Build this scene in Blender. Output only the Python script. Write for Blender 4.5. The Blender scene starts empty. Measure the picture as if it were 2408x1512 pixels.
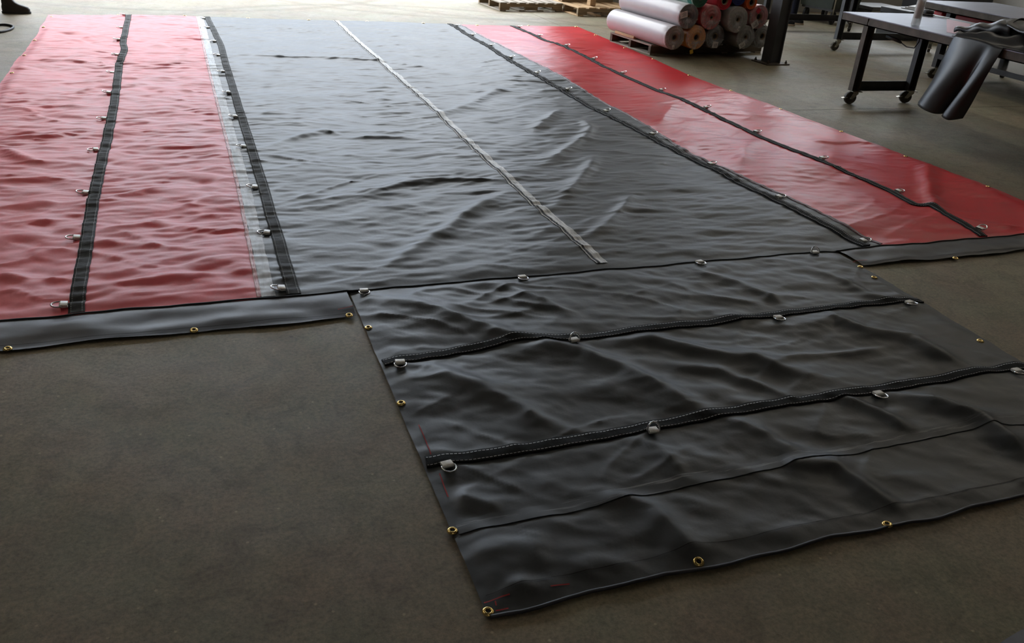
import bpy, bmesh, math, random
import numpy as np
from mathutils import Vector, Matrix

# ------------------------------------------------------------------ camera
scene = bpy.context.scene
COL = scene.collection
FPX, CX, CY = 2000.0, 1204.0, 756.0            # pixel model of the 2408 x 1512 frame
YAW, PITCH, ROLL = 0.383, -0.475, 0.080
CAM = np.array([0.56, -3.55, 1.70])

def cam_rot(a, b, c):
    ca, sa, cb, sb, cc, sc = math.cos(a), math.sin(a), math.cos(b), math.sin(b), math.cos(c), math.sin(c)
    fwd = np.array([sa*cb, ca*cb, sb]); right = np.array([ca, -sa, 0.0]); up = np.cross(right, fwd)
    return np.array([cc*right + sc*up, sc*right - cc*up, fwd])      # rows: right, down, forward
RC = cam_rot(YAW, PITCH, ROLL)
cd = bpy.data.cameras.new('camera'); cam = bpy.data.objects.new('camera', cd); COL.objects.link(cam)
cd.sensor_width = 36.0; cd.lens = 36.0*FPX/2408.0; cd.clip_end = 300
m = Matrix.Identity(4)
for i in range(3):
    m[i][0] = RC[0][i]; m[i][1] = -RC[1][i]; m[i][2] = -RC[2][i]; m[i][3] = CAM[i]
cam.matrix_world = m
scene.camera = cam

# ------------------------------------------------------------------ sky, exposure
SKY = 10.0
w = bpy.data.worlds.new('world'); scene.world = w; w.use_nodes = True
nt = w.node_tree; bg = nt.nodes['Background']
bg.inputs[0].default_value = (0.90, 0.95, 1.0, 1); bg.inputs[1].default_value = SKY      # even overcast sky
LAMP = 17.0                                                # strength of the ceiling tubes
scene.view_settings.view_transform = 'Standard'; scene.view_settings.look = 'None'
scene.view_settings.gamma = 1.0; scene.view_settings.use_curve_mapping = False
scene.view_settings.exposure = 0.0
try:
    cy = scene.cycles; cy.max_bounces = 6; cy.diffuse_bounces = 4; cy.glossy_bounces = 3; cy.transmission_bounces = 3; cy.transparent_max_bounces = 8; cy.caustics_reflective = False; cy.caustics_refractive = False
except AttributeError: pass

# ------------------------------------------------------------------ pixel helpers
def ray(u, v): return RC.T @ np.array([(u-CX)/FPX, (v-CY)/FPX, 1.0])
def G(u, v, z=0.0):
    d = ray(u, v); return CAM + d*((z-CAM[2])/d[2])
def GP(pts): return [tuple(G(*p)[:2]) for p in pts]
def PX(u, v, x):                                          # on the plane x = const
    d = ray(u, v); return CAM + d*((x-CAM[0])/d[0])

# ------------------------------------------------------------------ materials
MATS = {}
def node(nt, t, **k):
    n = nt.nodes.new(t)
    for a, b in k.items(): setattr(n, a, b)
    return n
def pm(name, col, rough=0.5, metal=0.0, spec=0.5, var=0.15, scale=8.0, bump=0.0, bscale=60.0, col2=None, alpha=1.0, trans=0.0, stretch=None, ior=1.45, rvar=0.0, detail=6.0):
    if name in MATS: return MATS[name]
    mt = bpy.data.materials.new(name); mt.use_nodes = True; nt = mt.node_tree; p = nt.nodes['Principled BSDF']
    tc = node(nt, 'ShaderNodeTexCoord'); src = tc.outputs['Object']
    if stretch:
        mp = node(nt, 'ShaderNodeMapping'); mp.inputs['Scale'].default_value = stretch; nt.links.new(src, mp.inputs[0]); src = mp.outputs[0]
    n = node(nt, 'ShaderNodeTexNoise'); n.inputs['Scale'].default_value = scale; n.inputs['Detail'].default_value = detail; n.inputs['Roughness'].default_value = 0.6
    nt.links.new(src, n.inputs['Vector'])
    r = node(nt, 'ShaderNodeValToRGB')
    c2 = col2 or tuple(min(1, c*(1+var)) for c in col); c1 = tuple(c*(1-var) for c in col) if col2 is None else col
    r.color_ramp.elements[0].position = 0.32; r.color_ramp.elements[1].position = 0.68
    r.color_ramp.elements[0].color = (*c1, 1); r.color_ramp.elements[1].color = (*c2, 1)
    nt.links.new(n.outputs['Fac'], r.inputs[0]); nt.links.new(r.outputs[0], p.inputs['Base Color'])
    p.inputs['Roughness'].default_value = rough; p.inputs['Metallic'].default_value = metal
    p.inputs['Specular IOR Level'].default_value = spec; p.inputs['IOR'].default_value = ior
    p.inputs['Alpha'].default_value = alpha; p.inputs['Transmission Weight'].default_value = trans
    if rvar:
        mr = node(nt, 'ShaderNodeMapRange'); mr.inputs[3].default_value = max(0.02, rough-rvar); mr.inputs[4].default_value = rough+rvar
        nt.links.new(n.outputs['Fac'], mr.inputs[0]); nt.links.new(mr.outputs[0], p.inputs['Roughness'])
    if bump:
        nb = node(nt, 'ShaderNodeTexNoise'); nb.inputs['Scale'].default_value = bscale; nb.inputs['Detail'].default_value = 4
        nt.links.new(src, nb.inputs['Vector'])
        b = node(nt, 'ShaderNodeBump'); b.inputs['Strength'].default_value = bump; b.inputs['Distance'].default_value = 0.01
        nt.links.new(nb.outputs['Fac'], b.inputs['Height']); nt.links.new(b.outputs[0], p.inputs['Normal'])
    MATS[name] = mt
    return mt

def concrete():
    mt = bpy.data.materials.new('concrete'); mt.use_nodes = True; nt = mt.node_tree; p = nt.nodes['Principled BSDF']; L = nt.links.new
    g = node(nt, 'ShaderNodeNewGeometry'); pos = g.outputs['Position']
    def noise(s, d, rg=0.6, dist=0.0, sc=None):
        n = node(nt, 'ShaderNodeTexNoise'); n.inputs['Scale'].default_value = s; n.inputs['Detail'].default_value = d; n.inputs['Roughness'].default_value = rg; n.inputs['Distortion'].default_value = dist
        if sc:
            mp = node(nt, 'ShaderNodeMapping'); mp.inputs['Scale'].default_value = sc; L(pos, mp.inputs[0]); L(mp.outputs[0], n.inputs['Vector'])
        else: L(pos, n.inputs['Vector'])
        return n.outputs['Fac']
    def ramp(f, stops):
        r = node(nt, 'ShaderNodeValToRGB'); e = r.color_ramp.elements
        while len(e) < len(stops): e.new(0.5)
        for i, (q, c) in enumerate(stops): e[i].position = q; e[i].color = (*c, 1)
        L(f, r.inputs[0]); return r.outputs[0]
    def mul(a, b, fac=1.0):
        m = node(nt, 'ShaderNodeMix', data_type='RGBA', blend_type='MULTIPLY'); m.inputs[0].default_value = fac; L(a, m.inputs[6]); L(b, m.inputs[7]); return m.outputs[2]
    base = ramp(noise(0.9, 6), [(0.3, (0.185, 0.155, 0.112)), (0.55, (0.225, 0.19, 0.138)), (0.75, (0.26, 0.225, 0.165))])
    tint = ramp(noise(2.6, 4), [(0.35, (1.0, 0.93, 0.87)), (0.65, (0.92, 1.0, 0.90))])
    blot = ramp(noise(6, 8, 0.7, 1.5), [(0.28, (0.58, 0.56, 0.54)), (0.5, (1, 1, 1)), (0.72, (1.28, 1.26, 1.22))])
    fine = ramp(noise(70, 4, 0.75), [(0.25, (0.60, 0.58, 0.56)), (0.5, (1, 1, 1)), (0.78, (1.4, 1.36, 1.3))])
    scr = ramp(noise(9, 6, 0.8, 2.0, (1.0, 5.0, 1.0)), [(0.22, (0.55, 0.53, 0.5)), (0.33, (1, 1, 1))])
    c = mul(mul(mul(mul(base, tint), blot, 0.8), fine), scr, 0.6)
    # tyre arcs and stains
    v = node(nt, 'ShaderNodeTexVoronoi'); v.inputs['Scale'].default_value = 5.0; L(pos, v.inputs['Vector'])
    sp = ramp(v.outputs['Distance'], [(0.0, (0.45, 0.43, 0.4)), (0.035, (0.55, 0.53, 0.5)), (0.05, (1, 1, 1))])
    c = mul(c, sp, 0.7)
    v2 = node(nt, 'ShaderNodeTexVoronoi'); v2.inputs['Scale'].default_value = 14.0; L(pos, v2.inputs['Vector'])
    sp2 = ramp(v2.outputs['Distance'], [(0.0, (2.4, 2.35, 2.25)), (0.05, (1.9, 1.9, 1.8)), (0.08, (1, 1, 1))])
    c = mul(c, sp2, 0.6)
    for (cx, cy, rad, wd) in ((4.6, 11.6, 3.4, 0.10), (0.4, 11.9, 3.6, 0.10), (3.2, 5.9, 3.35, 0.09), (6.5, 12.4, 4.6, 0.12)):
        q = node(nt, 'ShaderNodeVectorMath', operation='DISTANCE'); L(pos, q.inputs[0]); q.inputs[1].default_value = (cx, cy, 0)
        s = node(nt, 'ShaderNodeMath', operation='SUBTRACT'); L(q.outputs['Value'], s.inputs[0]); s.inputs[1].default_value = rad
        a = node(nt, 'ShaderNodeMath', operation='ABSOLUTE'); L(s.outputs[0], a.inputs[0])
        c = mul(c, ramp(a.outputs[0], [(wd*0.5, (0.80, 0.77, 0.72)), (wd, (1, 1, 1))]))
    L(c, p.inputs['Base Color'])
    rr = node(nt, 'ShaderNodeMapRange'); rr.inputs[3].default_value = 0.42; rr.inputs[4].default_value = 0.75; L(noise(3, 5), rr.inputs[0]); L(rr.outputs[0], p.inputs['Roughness'])
    p.inputs['Specular IOR Level'].default_value = 0.35
    b = node(nt, 'ShaderNodeBump'); b.inputs['Strength'].default_value = 0.35; b.inputs['Distance'].default_value = 0.004
    L(noise(45, 6, 0.7), b.inputs['Height']); L(b.outputs[0], p.inputs['Normal'])
    return mt

def vinyl(name, col, rough, spec=0.5, wear=0.0, scuff=(0.5, 0.5, 0.5), sheen=0.0, bump=0.12):
    """coated tarpaulin cloth: fine weave relief, faint scuffs"""
    mt = bpy.data.materials.new(name); mt.use_nodes = True; nt = mt.node_tree; p = nt.nodes['Principled BSDF']; L = nt.links.new
    tc = node(nt, 'ShaderNodeTexCoord')
    n = node(nt, 'ShaderNodeTexNoise'); n.inputs['Scale'].default_value = 3.0; n.inputs['Detail'].default_value = 7; n.inputs['Roughness'].default_value = 0.65; n.inputs['Distortion'].default_value = 0.6
    L(tc.outputs['Object'], n.inputs['Vector'])
    r = node(nt, 'ShaderNodeValToRGB'); e = r.color_ramp.elements
    e[0].position = 0.3; e[1].position = 0.7
    e[0].color = (*[c*0.86 for c in col], 1); e[1].color = (*[c*1.12 for c in col], 1)
    L(n.outputs['Fac'], r.inputs[0])
    out = r.outputs[0]
    if wear:
        n2 = node(nt, 'ShaderNodeTexNoise'); n2.inputs['Scale'].default_value = 2.2; n2.inputs['Detail'].default_value = 9; n2.inputs['Roughness'].default_value = 0.72; n2.inputs['Distortion'].default_value = 2.5
        mp = node(nt, 'ShaderNodeMapping'); mp.inputs['Scale'].default_value = (1.0, 1.8, 1.0); mp.inputs['Rotation'].default_value = (0, 0, 0.5); L(tc.outputs['Object'], mp.inputs[0]); L(mp.outputs[0], n2.inputs['Vector'])
        r2 = node(nt, 'ShaderNodeValToRGB'); r2.color_ramp.elements[0].position = 0.66; r2.color_ramp.elements[1].position = 0.82
        r2.color_ramp.elements[0].color = (0, 0, 0, 1); r2.color_ramp.elements[1].color = (wear, wear, wear, 1)
        L(n2.outputs['Fac'], r2.inputs[0])
        mx = node(nt, 'ShaderNodeMix', data_type='RGBA'); L(r2.outputs[0], mx.inputs[0]); L(out, mx.inputs[6]); mx.inputs[7].default_value = (*scuff, 1); out = mx.outputs[2]
    L(out, p.inputs['Base Color'])
    mr = node(nt, 'ShaderNodeMapRange'); mr.inputs[3].default_value = rough-0.07; mr.inputs[4].default_value = rough+0.07; L(n.outputs['Fac'], mr.inputs[0]); L(mr.outputs[0], p.inputs['Roughness'])
    p.inputs['Specular IOR Level'].default_value = spec
    nb = node(nt, 'ShaderNodeTexNoise'); nb.inputs['Scale'].default_value = 26; nb.inputs['Detail'].default_value = 5; L(tc.outputs['Object'], nb.inputs['Vector'])
    b = node(nt, 'ShaderNodeBump'); b.inputs['Strength'].default_value = bump; b.inputs['Distance'].default_value = 0.01
    L(nb.outputs['Fac'], b.inputs['Height']); L(b.outputs[0], p.inputs['Normal'])
    MATS[name] = mt
    return mt

def webbing_mat(name, base, stitch, ladder=0.0):
    """UV: u across 0..1, v along in metres; two dashed stitch rows near the edges"""
    mt = bpy.data.materials.new(name); mt.use_nodes = True; nt = mt.node_tree; p = nt.nodes['Principled BSDF']; L = nt.links.new
    uv = node(nt, 'ShaderNodeUVMap'); sx = node(nt, 'ShaderNodeSeparateXYZ'); L(uv.outputs[0], sx.inputs[0])
    def M(op, a, b=None, c=None):
        n = node(nt, 'ShaderNodeMath', operation=op)
        for i, q in enumerate((a, b, c)):
            if q is None: continue
            if isinstance(q, (int, float)): n.inputs[i].default_value = q
            else: L(q, n.inputs[i])
        return n.outputs[0]
    u, v = sx.outputs[0], sx.outputs[1]
    dl = M('ABSOLUTE', M('SUBTRACT', M('ABSOLUTE', M('SUBTRACT', u, 0.5)), 0.34))
    line = M('LESS_THAN', dl, 0.028)
    dash = M('GREATER_THAN', M('FRACT', M('MULTIPLY', v, 1/0.014)), 0.30)
    fac = M('MULTIPLY', line, dash)
    nz = node(nt, 'ShaderNodeTexNoise'); nz.inputs['Scale'].default_value = 1.0; nz.inputs['Detail'].default_value = 3
    cb = node(nt, 'ShaderNodeCombineXYZ'); L(M('MULTIPLY', u, 1.5), cb.inputs[0]); L(M('MULTIPLY', v, 38.0), cb.inputs[1]); L(cb.outputs[0], nz.inputs['Vector'])
    r = node(nt, 'ShaderNodeValToRGB'); r.color_ramp.elements[0].position = 0.35; r.color_ramp.elements[1].position = 0.66
    r.color_ramp.elements[0].color = (*base, 1); r.color_ramp.elements[1].color = (*[b*(1.6+ladder*2) for b in base], 1)
    L(nz.outputs['Fac'], r.inputs[0])
    mx = node(nt, 'ShaderNodeMix', data_type='RGBA'); L(fac, mx.inputs[0]); L(r.outputs[0], mx.inputs[6]); mx.inputs[7].default_value = (*stitch, 1)
    L(mx.outputs[2], p.inputs['Base Color']); p.inputs['Roughness'].default_value = 0.75; p.inputs['Specular IOR Level'].default_value = 0.12+0.25*ladder
    b = node(nt, 'ShaderNodeBump'); b.inputs['Strength'].default_value = 0.5; b.inputs['Distance'].default_value = 0.006
    L(nz.outputs['Fac'], b.inputs['Height']); L(b.outputs[0], p.inputs['Normal'])
    return mt

def residue_mat(name, dark, pale, scale, lo, hi):
    """weld band with chalky residue in streaks along its length (UV v in metres)"""
    mt = bpy.data.materials.new(name); mt.use_nodes = True; nt = mt.node_tree; p = nt.nodes['Principled BSDF']; L = nt.links.new
    uv = node(nt, 'ShaderNodeUVMap'); mp = node(nt, 'ShaderNodeMapping'); mp.inputs['Scale'].default_value = scale; L(uv.outputs[0], mp.inputs[0])
    n = node(nt, 'ShaderNodeTexNoise'); n.inputs['Scale'].default_value = 1; n.inputs['Detail'].default_value = 7; n.inputs['Roughness'].default_value = 0.7; L(mp.outputs[0], n.inputs['Vector'])
    r = node(nt, 'ShaderNodeValToRGB'); r.color_ramp.elements[0].position = lo; r.color_ramp.elements[1].position = hi
    r.color_ramp.elements[0].color = (*dark, 1); r.color_ramp.elements[1].color = (*pale, 1)
    L(n.outputs['Fac'], r.inputs[0]); L(r.outputs[0], p.inputs['Base Color']); p.inputs['Roughness'].default_value = 0.5
    return mt

def emit_mat(name, col, s):
    mt = bpy.data.materials.new(name); mt.use_nodes = True; nt = mt.node_tree; p = nt.nodes['Principled BSDF']
    p.inputs['Base Color'].default_value = (0.9, 0.9, 0.9, 1); p.inputs['Emission Color'].default_value = (*col, 1); p.inputs['Emission Strength'].default_value = s
    return mt

# ------------------------------------------------------------------ mesh builder
class MB:
    def __init__(s): s.v = []; s.f = []; s.smooth = []; s.uv = []
    def add(s, vs, fs, smooth=False, uvs=None):
        o = len(s.v); s.v += [tuple(map(float, q)) for q in vs]; s.f += [tuple(o+i for i in f) for f in fs]; s.smooth += [smooth]*len(fs)
        if uvs is not None: s.uv += [tuple(q) for q in uvs]
        return s
    def box(s, lo, hi, M=None, bev=0.0):
        x0, y0, z0 = lo; x1, y1, z1 = hi
        if bev <= 0:
            vs = [(x, y, z) for z in (z0, z1) for y in (y0, y1) for x in (x0, x1)]
            fs = [(0, 2, 3, 1), (4, 5, 7, 6), (0, 1, 5, 4), (2, 6, 7, 3), (0, 4, 6, 2), (1, 3, 7, 5)]
        else:
            b = min(bev, (x1-x0)/2.1, (y1-y0)/2.1, (z1-z0)/2.1)
            bm = bmesh.new(); bmesh.ops.create_cube(bm, size=1.0)
            for q in bm.verts: q.co = Vector(((x0+x1)/2+q.co.x*(x1-x0), (y0+y1)/2+q.co.y*(y1-y0), (z0+z1)/2+q.co.z*(z1-z0)))
            bmesh.ops.bevel(bm, geom=bm.edges[:], offset=b, segments=1, affect='EDGES')
            bm.verts.index_update()
            vs = [tuple(q.co) for q in bm.verts]; fs = [tuple(q.index for q in f.verts) for f in bm.faces]; bm.free()
        if M is not None: vs = [tuple(M @ Vector(q)) for q in vs]
        return s.add(vs, fs)
    def tube(s, pts, r, seg=10, closed=False, caps=True, flat=1.0):
        pts = [Vector(p) for p in pts]; n = len(pts); rs = r if isinstance(r, (list, tuple)) else [r]*n
        vs = []; prev = None
        for i, p in enumerate(pts):
            if closed: t = pts[(i+1) % n]-pts[i-1]
            else: t = pts[min(i+1, n-1)]-pts[max(i-1, 0)]
            t.normalize()
            if prev is None:
                a = Vector((0, 0, 1)) if abs(t.z) < 0.9 else Vector((1, 0, 0)); u = t.cross(a).normalized()
            else: u = (prev-t*prev.dot(t)).normalized()
            prev = u; q = t.cross(u)
            for k in range(seg):
                an = 2*math.pi*k/seg; vs.append(p+u*(rs[i]*math.cos(an))+q*(rs[i]*flat*math.sin(an)))
        fs = []
        for i in range(n if closed else n-1):
            j = (i+1) % n
            for k in range(seg): l = (k+1) % seg; fs.append((i*seg+k, i*seg+l, j*seg+l, j*seg+k))
        if caps and not closed: fs += [tuple(reversed(range(seg))), tuple((n-1)*seg+k for k in range(seg))]
        return s.add(vs, fs, True)
    def lathe(s, prof, seg=24, M=None, smooth=True):           # profile (r, z) around z
        vs = []; fs = []; n = len(prof)
        for k in range(seg):
            a = 2*math.pi*k/seg
            for (r, z) in prof: vs.append((r*math.cos(a), r*math.sin(a), z))
        for k in range(seg):
            l = (k+1) % seg
            for i in range(n-1): fs.append((k*n+i, l*n+i, l*n+i+1, k*n+i+1))
        if M is not None: vs = [tuple(M @ Vector(q)) for q in vs]
        return s.add(vs, fs, smooth)
    def grid(s, P, closed_u=False, uvs=None):                  # P[nv][nu] of points
        nv, nu = len(P), len(P[0]); fs = []
        for j in range(nv-1):
            for i in range(nu-(0 if closed_u else 1)):
                k = (i+1) % nu; fs.append((j*nu+i, j*nu+k, (j+1)*nu+k, (j+1)*nu+i))
        return s.add([q for row in P for q in row], fs, True, uvs)
    def mesh(s, name):
        me = bpy.data.meshes.new(name); me.from_pydata(s.v, [], s.f)
        me.polygons.foreach_set('use_smooth', s.smooth)
        if s.uv:
            ul = me.uv_layers.new(name='UVMap'); li = np.zeros(len(me.loops), dtype=np.int32); me.loops.foreach_get('vertex_index', li)
            ul.data.foreach_set('uv', np.array(s.uv, dtype=np.float32)[li].ravel())
        me.update(); return me
    def build(s, name, mat, parent=None): return link(name, s.mesh(name), mat, parent)

def link(name, me, mat, parent=None):
    o = bpy.data.objects.new(name, me); COL.objects.link(o)
    if mat is not None and len(me.materials) == 0: me.materials.append(mat)
    if parent is not None: o.parent = parent
    return o
def tag(o, label=None, cat=None, group=None, kind=None):
    if label: o['label'] = label
    if cat: o['category'] = cat
    if group: o['group'] = group
    if kind: o['kind'] = kind
    return o
def thing(name, label, cat, loc=(0, 0, 0), rz=0.0, group=None):
    o = bpy.data.objects.new(name, None); COL.objects.link(o); o.location = loc; o.rotation_euler = (0, 0, rz)
    o.empty_display_size = 0.1
    return tag(o, label, cat, group)
def part(name, mat, parent, fn, label=None):
    b = MB(); fn(b); o = b.build(name, mat, parent)
    if label: o['label'] = label
    return o
def share(src, name, parent, M):
    o = bpy.data.objects.new(name, src.data); COL.objects.link(o); o.parent = parent; o.matrix_local = M; return o
def rotm(x=0, y=0, z=0, loc=(0, 0, 0)):
    return Matrix.Translation(loc) @ Matrix.Rotation(z, 4, 'Z') @ Matrix.Rotation(y, 4, 'Y') @ Matrix.Rotation(x, 4, 'X')

# ------------------------------------------------------------------ palette
CONC = concrete()
RED_L = vinyl('red_vinyl', (0.80, 0.14, 0.165), 0.48, 0.40, bump=0.08)
RED_R = vinyl('red_vinyl_glossy', (0.58, 0.024, 0.034), 0.36, 0.28, wear=0.16, scuff=(0.55, 0.22, 0.25), bump=0.06)
BLACK = vinyl('black_vinyl', (0.034, 0.038, 0.040), 0.47, 0.46, wear=0.05, scuff=(0.25, 0.25, 0.25), bump=0.10)
HEMV = vinyl('hem_vinyl', (0.036, 0.037, 0.043), 0.45, 0.35, bump=0.06)
DRAPE = vinyl('matte_black_vinyl', (0.018, 0.019, 0.020), 0.36, 0.5, bump=0.03)
WEB = webbing_mat('black_webbing', (0.007, 0.0075, 0.0075), (0.50, 0.51, 0.50), 0.0)
WEBP = webbing_mat('puckered_webbing', (0.016, 0.017, 0.017), (0.22, 0.23, 0.23), 0.6)
WELD = residue_mat('weld_band', (0.34, 0.36, 0.39), (0.70, 0.73, 0.77), (2.0, 7.0, 1), 0.30, 0.70)
SEAMR = residue_mat('seam_residue', (0.20, 0.20, 0.20), (0.80, 0.80, 0.78), (3.0, 5.0, 1), 0.32, 0.58)
SCUFF = residue_mat('scuffed_weld', (0.030, 0.034, 0.036), (0.30, 0.30, 0.30), (2.5, 2.2, 1), 0.53, 0.72)
CHROME = pm('chrome', (0.72, 0.72, 0.72), 0.16, 1.0, var=0.05)
BRASS = pm('brass', (0.80, 0.58, 0.22), 0.22, 1.0, var=0.1, scale=40)
WHITEWEB = pm('white_webbing', (0.90, 0.89, 0.84), 0.38, spec=0.8, var=0.12, scale=90)
HOLE = pm('hole_shade', (0.008, 0.007, 0.006), 0.9, var=0.1)  # near-black colour paints the shade inside roll cores and grommets
THREAD = pm('black_thread', (0.012, 0.012, 0.013), 0.7, var=0.1)
REDTHREAD = pm('red_thread', (0.30, 0.02, 0.02), 0.7, var=0.1)
STEEL = pm('raw_steel', (0.30, 0.28, 0.26), 0.42, 0.75, var=0.25, scale=5, bump=0.05, rvar=0.12)
DARKSTEEL = pm('dark_steel', (0.045, 0.045, 0.047), 0.48, 0.3, var=0.25, scale=6, bump=0.05)
RUSTSTEEL = pm('rusty_steel', (0.080, 0.066, 0.052), 0.6, 0.4, var=0.35, scale=7, bump=0.08)
TOPSTEEL = pm('table_plate', (0.27, 0.28, 0.33), 0.42, 0.35, var=0.15, scale=3, rvar=0.08, stretch=(1, 4, 1))
PAINTPOST = pm('painted_column', (0.055, 0.057, 0.060), 0.5, 0.0, var=0.2, scale=5, bump=0.05)
ZINC = pm('zinc_plate', (0.42, 0.40, 0.34), 0.38, 0.85, var=0.2, scale=20)
RUBBER = pm('caster_rubber', (0.05, 0.045, 0.035), 0.6, var=0.25, scale=20)
BLACKRUBBER = pm('black_rubber', (0.014, 0.014, 0.015), 0.55, var=0.2)
WOOD = pm('pallet_wood', (0.23, 0.165, 0.10), 0.75, var=0.35, scale=3, stretch=(1.0, 12, 12), bump=0.2, bscale=20)
WOODG = pm('weathered_wood', (0.30, 0.26, 0.21), 0.8, var=0.3, scale=3, stretch=(12, 1, 12), bump=0.2, bscale=20)
WOODD = pm('dark_pallet_wood', (0.10, 0.078, 0.055), 0.8, var=0.35, scale=3, stretch=(1.0, 12, 12), bump=0.2, bscale=20)
TAN = pm('fresh_lumber', (0.46, 0.31, 0.17), 0.7, var=0.25, scale=3, stretch=(8, 1, 8), bump=0.1)
WHITEWRAP = pm('white_wrap', (0.52, 0.485, 0.495), 0.30, var=0.05, scale=2.5, bump=0.15, bscale=6)
CARD = pm('cardboard_core', (0.22, 0.16, 0.10), 0.8, var=0.2)

def film_mat():
    mt = bpy.data.materials.new('clear_film'); mt.use_nodes = True; nt = mt.node_tree; L = nt.links.new
    p = nt.nodes['Principled BSDF']; p.inputs['Base Color'].default_value = (0.75, 0.75, 0.75, 1); p.inputs['Roughness'].default_value = 0.12
    tc = node(nt, 'ShaderNodeTexCoord'); n = node(nt, 'ShaderNodeTexNoise'); n.inputs['Scale'].default_value = 6; n.inputs['Detail'].default_value = 3; n.inputs['Distortion'].default_value = 1.0
    L(tc.outputs['Object'], n.inputs['Vector'])
    r = node(nt, 'ShaderNodeMapRange'); r.inputs[1].default_value = 0.4; r.inputs[2].default_value = 0.75; r.inputs[3].default_value = 0.12; r.inputs[4].default_value = 0.55
    L(n.outputs['Fac'], r.inputs[0]); L(r.outputs[0], p.inputs['Alpha'])
    b = node(nt, 'ShaderNodeBump'); b.inputs['Strength'].default_value = 0.3; b.inputs['Distance'].default_value = 0.01; L(n.outputs['Fac'], b.inputs['Height']); L(b.outputs[0], p.inputs['Normal'])
    return mt
FILM = film_mat()

# ------------------------------------------------------------------ the building
EX0, EX1, EZ0, EH = 8.8, 14.8, 1.3, 4.0                                   # second opening to the right
DX0, DX1, DH, DY = -2.4, 6.3, 4.4, 9.95                        # open bay door in the far wall
WX0, WX1, WY0, CZ = -7.5, 15.5, -9.0, 6.4
def floor():
    b = MB(); b.box((WX0+0.001, WY0+0.001, -0.12), (WX1-0.001, DY-0.001, -0.012))
    f = b.build('floor', pm('joint_filler', (0.05, 0.045, 0.04), 0.9)); tag(f, kind='structure')
    xs = [WX0, 5.47, 11.7, WX1]; ys = [WY0, -3.2, 3.02, DY]
    for i in range(len(xs)-1):
        for j in range(len(ys)-1):
            g = 0.004
            q = MB(); q.box((xs[i]+g, ys[j]+g, -0.05), (xs[i+1]-g, ys[j+1]-g, 0.0)); q.build('floor_slab', CONC, f)
    return f
FLOOR = floor()
WALLM = pm('painted_wall', (0.30, 0.29, 0.27), 0.8, var=0.08, scale=2)
CEILM = pm('metal_deck', (0.20, 0.20, 0.20), 0.7, var=0.1, scale=2)
def struct(name, mat, fn): return tag(part(name, mat, None, fn), kind='structure')
struct('wall_far', WALLM, lambda b: (b.box((WX0, DY, -0.15), (DX0, DY+0.25, CZ)), b.box((DX1, DY, -0.15), (EX0, DY+0.25, CZ)), b.box((EX1, DY, -0.15), (WX1, DY+0.25, CZ)), b.box((EX0, DY, EH), (EX1, DY+0.25, CZ)), b.box((EX0, DY, -0.15), (EX1, DY+0.25, EZ0)), b.box((DX0, DY, DH), (DX1, DY+0.25, CZ))))
def window():
    f = struct('window_1', pm('window_frame', (0.10, 0.10, 0.10), 0.5, 0.5), lambda b: (b.box((EX0, DY+0.05, EZ0), (EX1, DY+0.12, EZ0+0.06)), b.box((EX0, DY+0.05, EH-0.06), (EX1, DY+0.12, EH)), *[b.box((EX0+k*(EX1-EX0-0.05)/5, DY+0.05, EZ0+0.061), (EX0+k*(EX1-EX0-0.05)/5+0.05, DY+0.12, EH-0.061)) for k in range(6)]))
    gl = pm('window_glass', (0.8, 0.85, 0.85), 0.05, var=0.02, alpha=0.12); d = (EX1-EX0-0.05)/5
    for k in range(5): part('pane', gl, f, lambda b: b.box((EX0+k*d+0.051, DY+0.08, EZ0+0.062), (EX0+(k+1)*d-0.001, DY+0.086, EH-0.062)))
window()
struct('wall_left', WALLM, lambda b: b.box((WX0-0.25, WY0, -0.15), (WX0, DY+0.25, CZ)))
struct('wall_right', WALLM, lambda b: b.box((WX1, WY0, -0.15), (WX1+0.25, DY+0.25, CZ)))
struct('wall_back', WALLM, lambda b: b.box((WX0-0.25, WY0-0.25, -0.15), (WX1+0.25, WY0, CZ)))
struct('ceiling', CEILM, lambda b: b.box((WX0-0.25, WY0-0.25, CZ), (WX1+0.25, DY+0.25, CZ+0.2)))
struct('trim_1', pm('door_track', (0.12, 0.12, 0.12), 0.5, 0.6), lambda b: (b.box((DX0-0.09, DY-0.06, 0), (DX0, DY, DH+0.09)), b.box((DX1, DY-0.06, 0), (DX1+0.09, DY, DH+0.09)), b.box((DX0, DY-0.06, DH), (DX1, DY, DH+0.09))))
YARD = pm('yard_concrete', (0.42, 0.38, 0.30), 0.8, var=0.12, scale=1.2, bump=0.1)
struct('ground', YARD, lambda b: (b.box((DX0+0.001, DY+0.001, -0.12), (DX1-0.001, DY+0.2505, -0.005)), b.box((-45, DY+0.251, -0.12), (55, 75, -0.005))))
TUBEM = emit_mat('lit_tube', (1.0, 0.91, 0.76), LAMP)
def fixture(x, y, rz, where):
    t = thing('fluorescent_light', 'twin tube fluorescent strip light hanging above '+where, 'light', (x, y, 4.9), rz, 'ceiling strip lights')
    part('housing', pm('lamp_enamel', (0.6, 0.6, 0.6), 0.4), t, lambda b: (b.box((-1.2, -0.11, 0.03), (1.2, 0.11, 0.09), bev=0.01), b.tube([(-0.9, 0, 0.09), (-0.9, 0, 1.499)], 0.006, 6), b.tube([(0.9, 0, 0.09), (0.9, 0, 1.499)], 0.006, 6)))
    for s in (-0.06, 0.06): part('tube', TUBEM, t, lambda b: b.tube([(-1.18, s, 0.005), (1.18, s, 0.005)], 0.019, 10))
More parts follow.
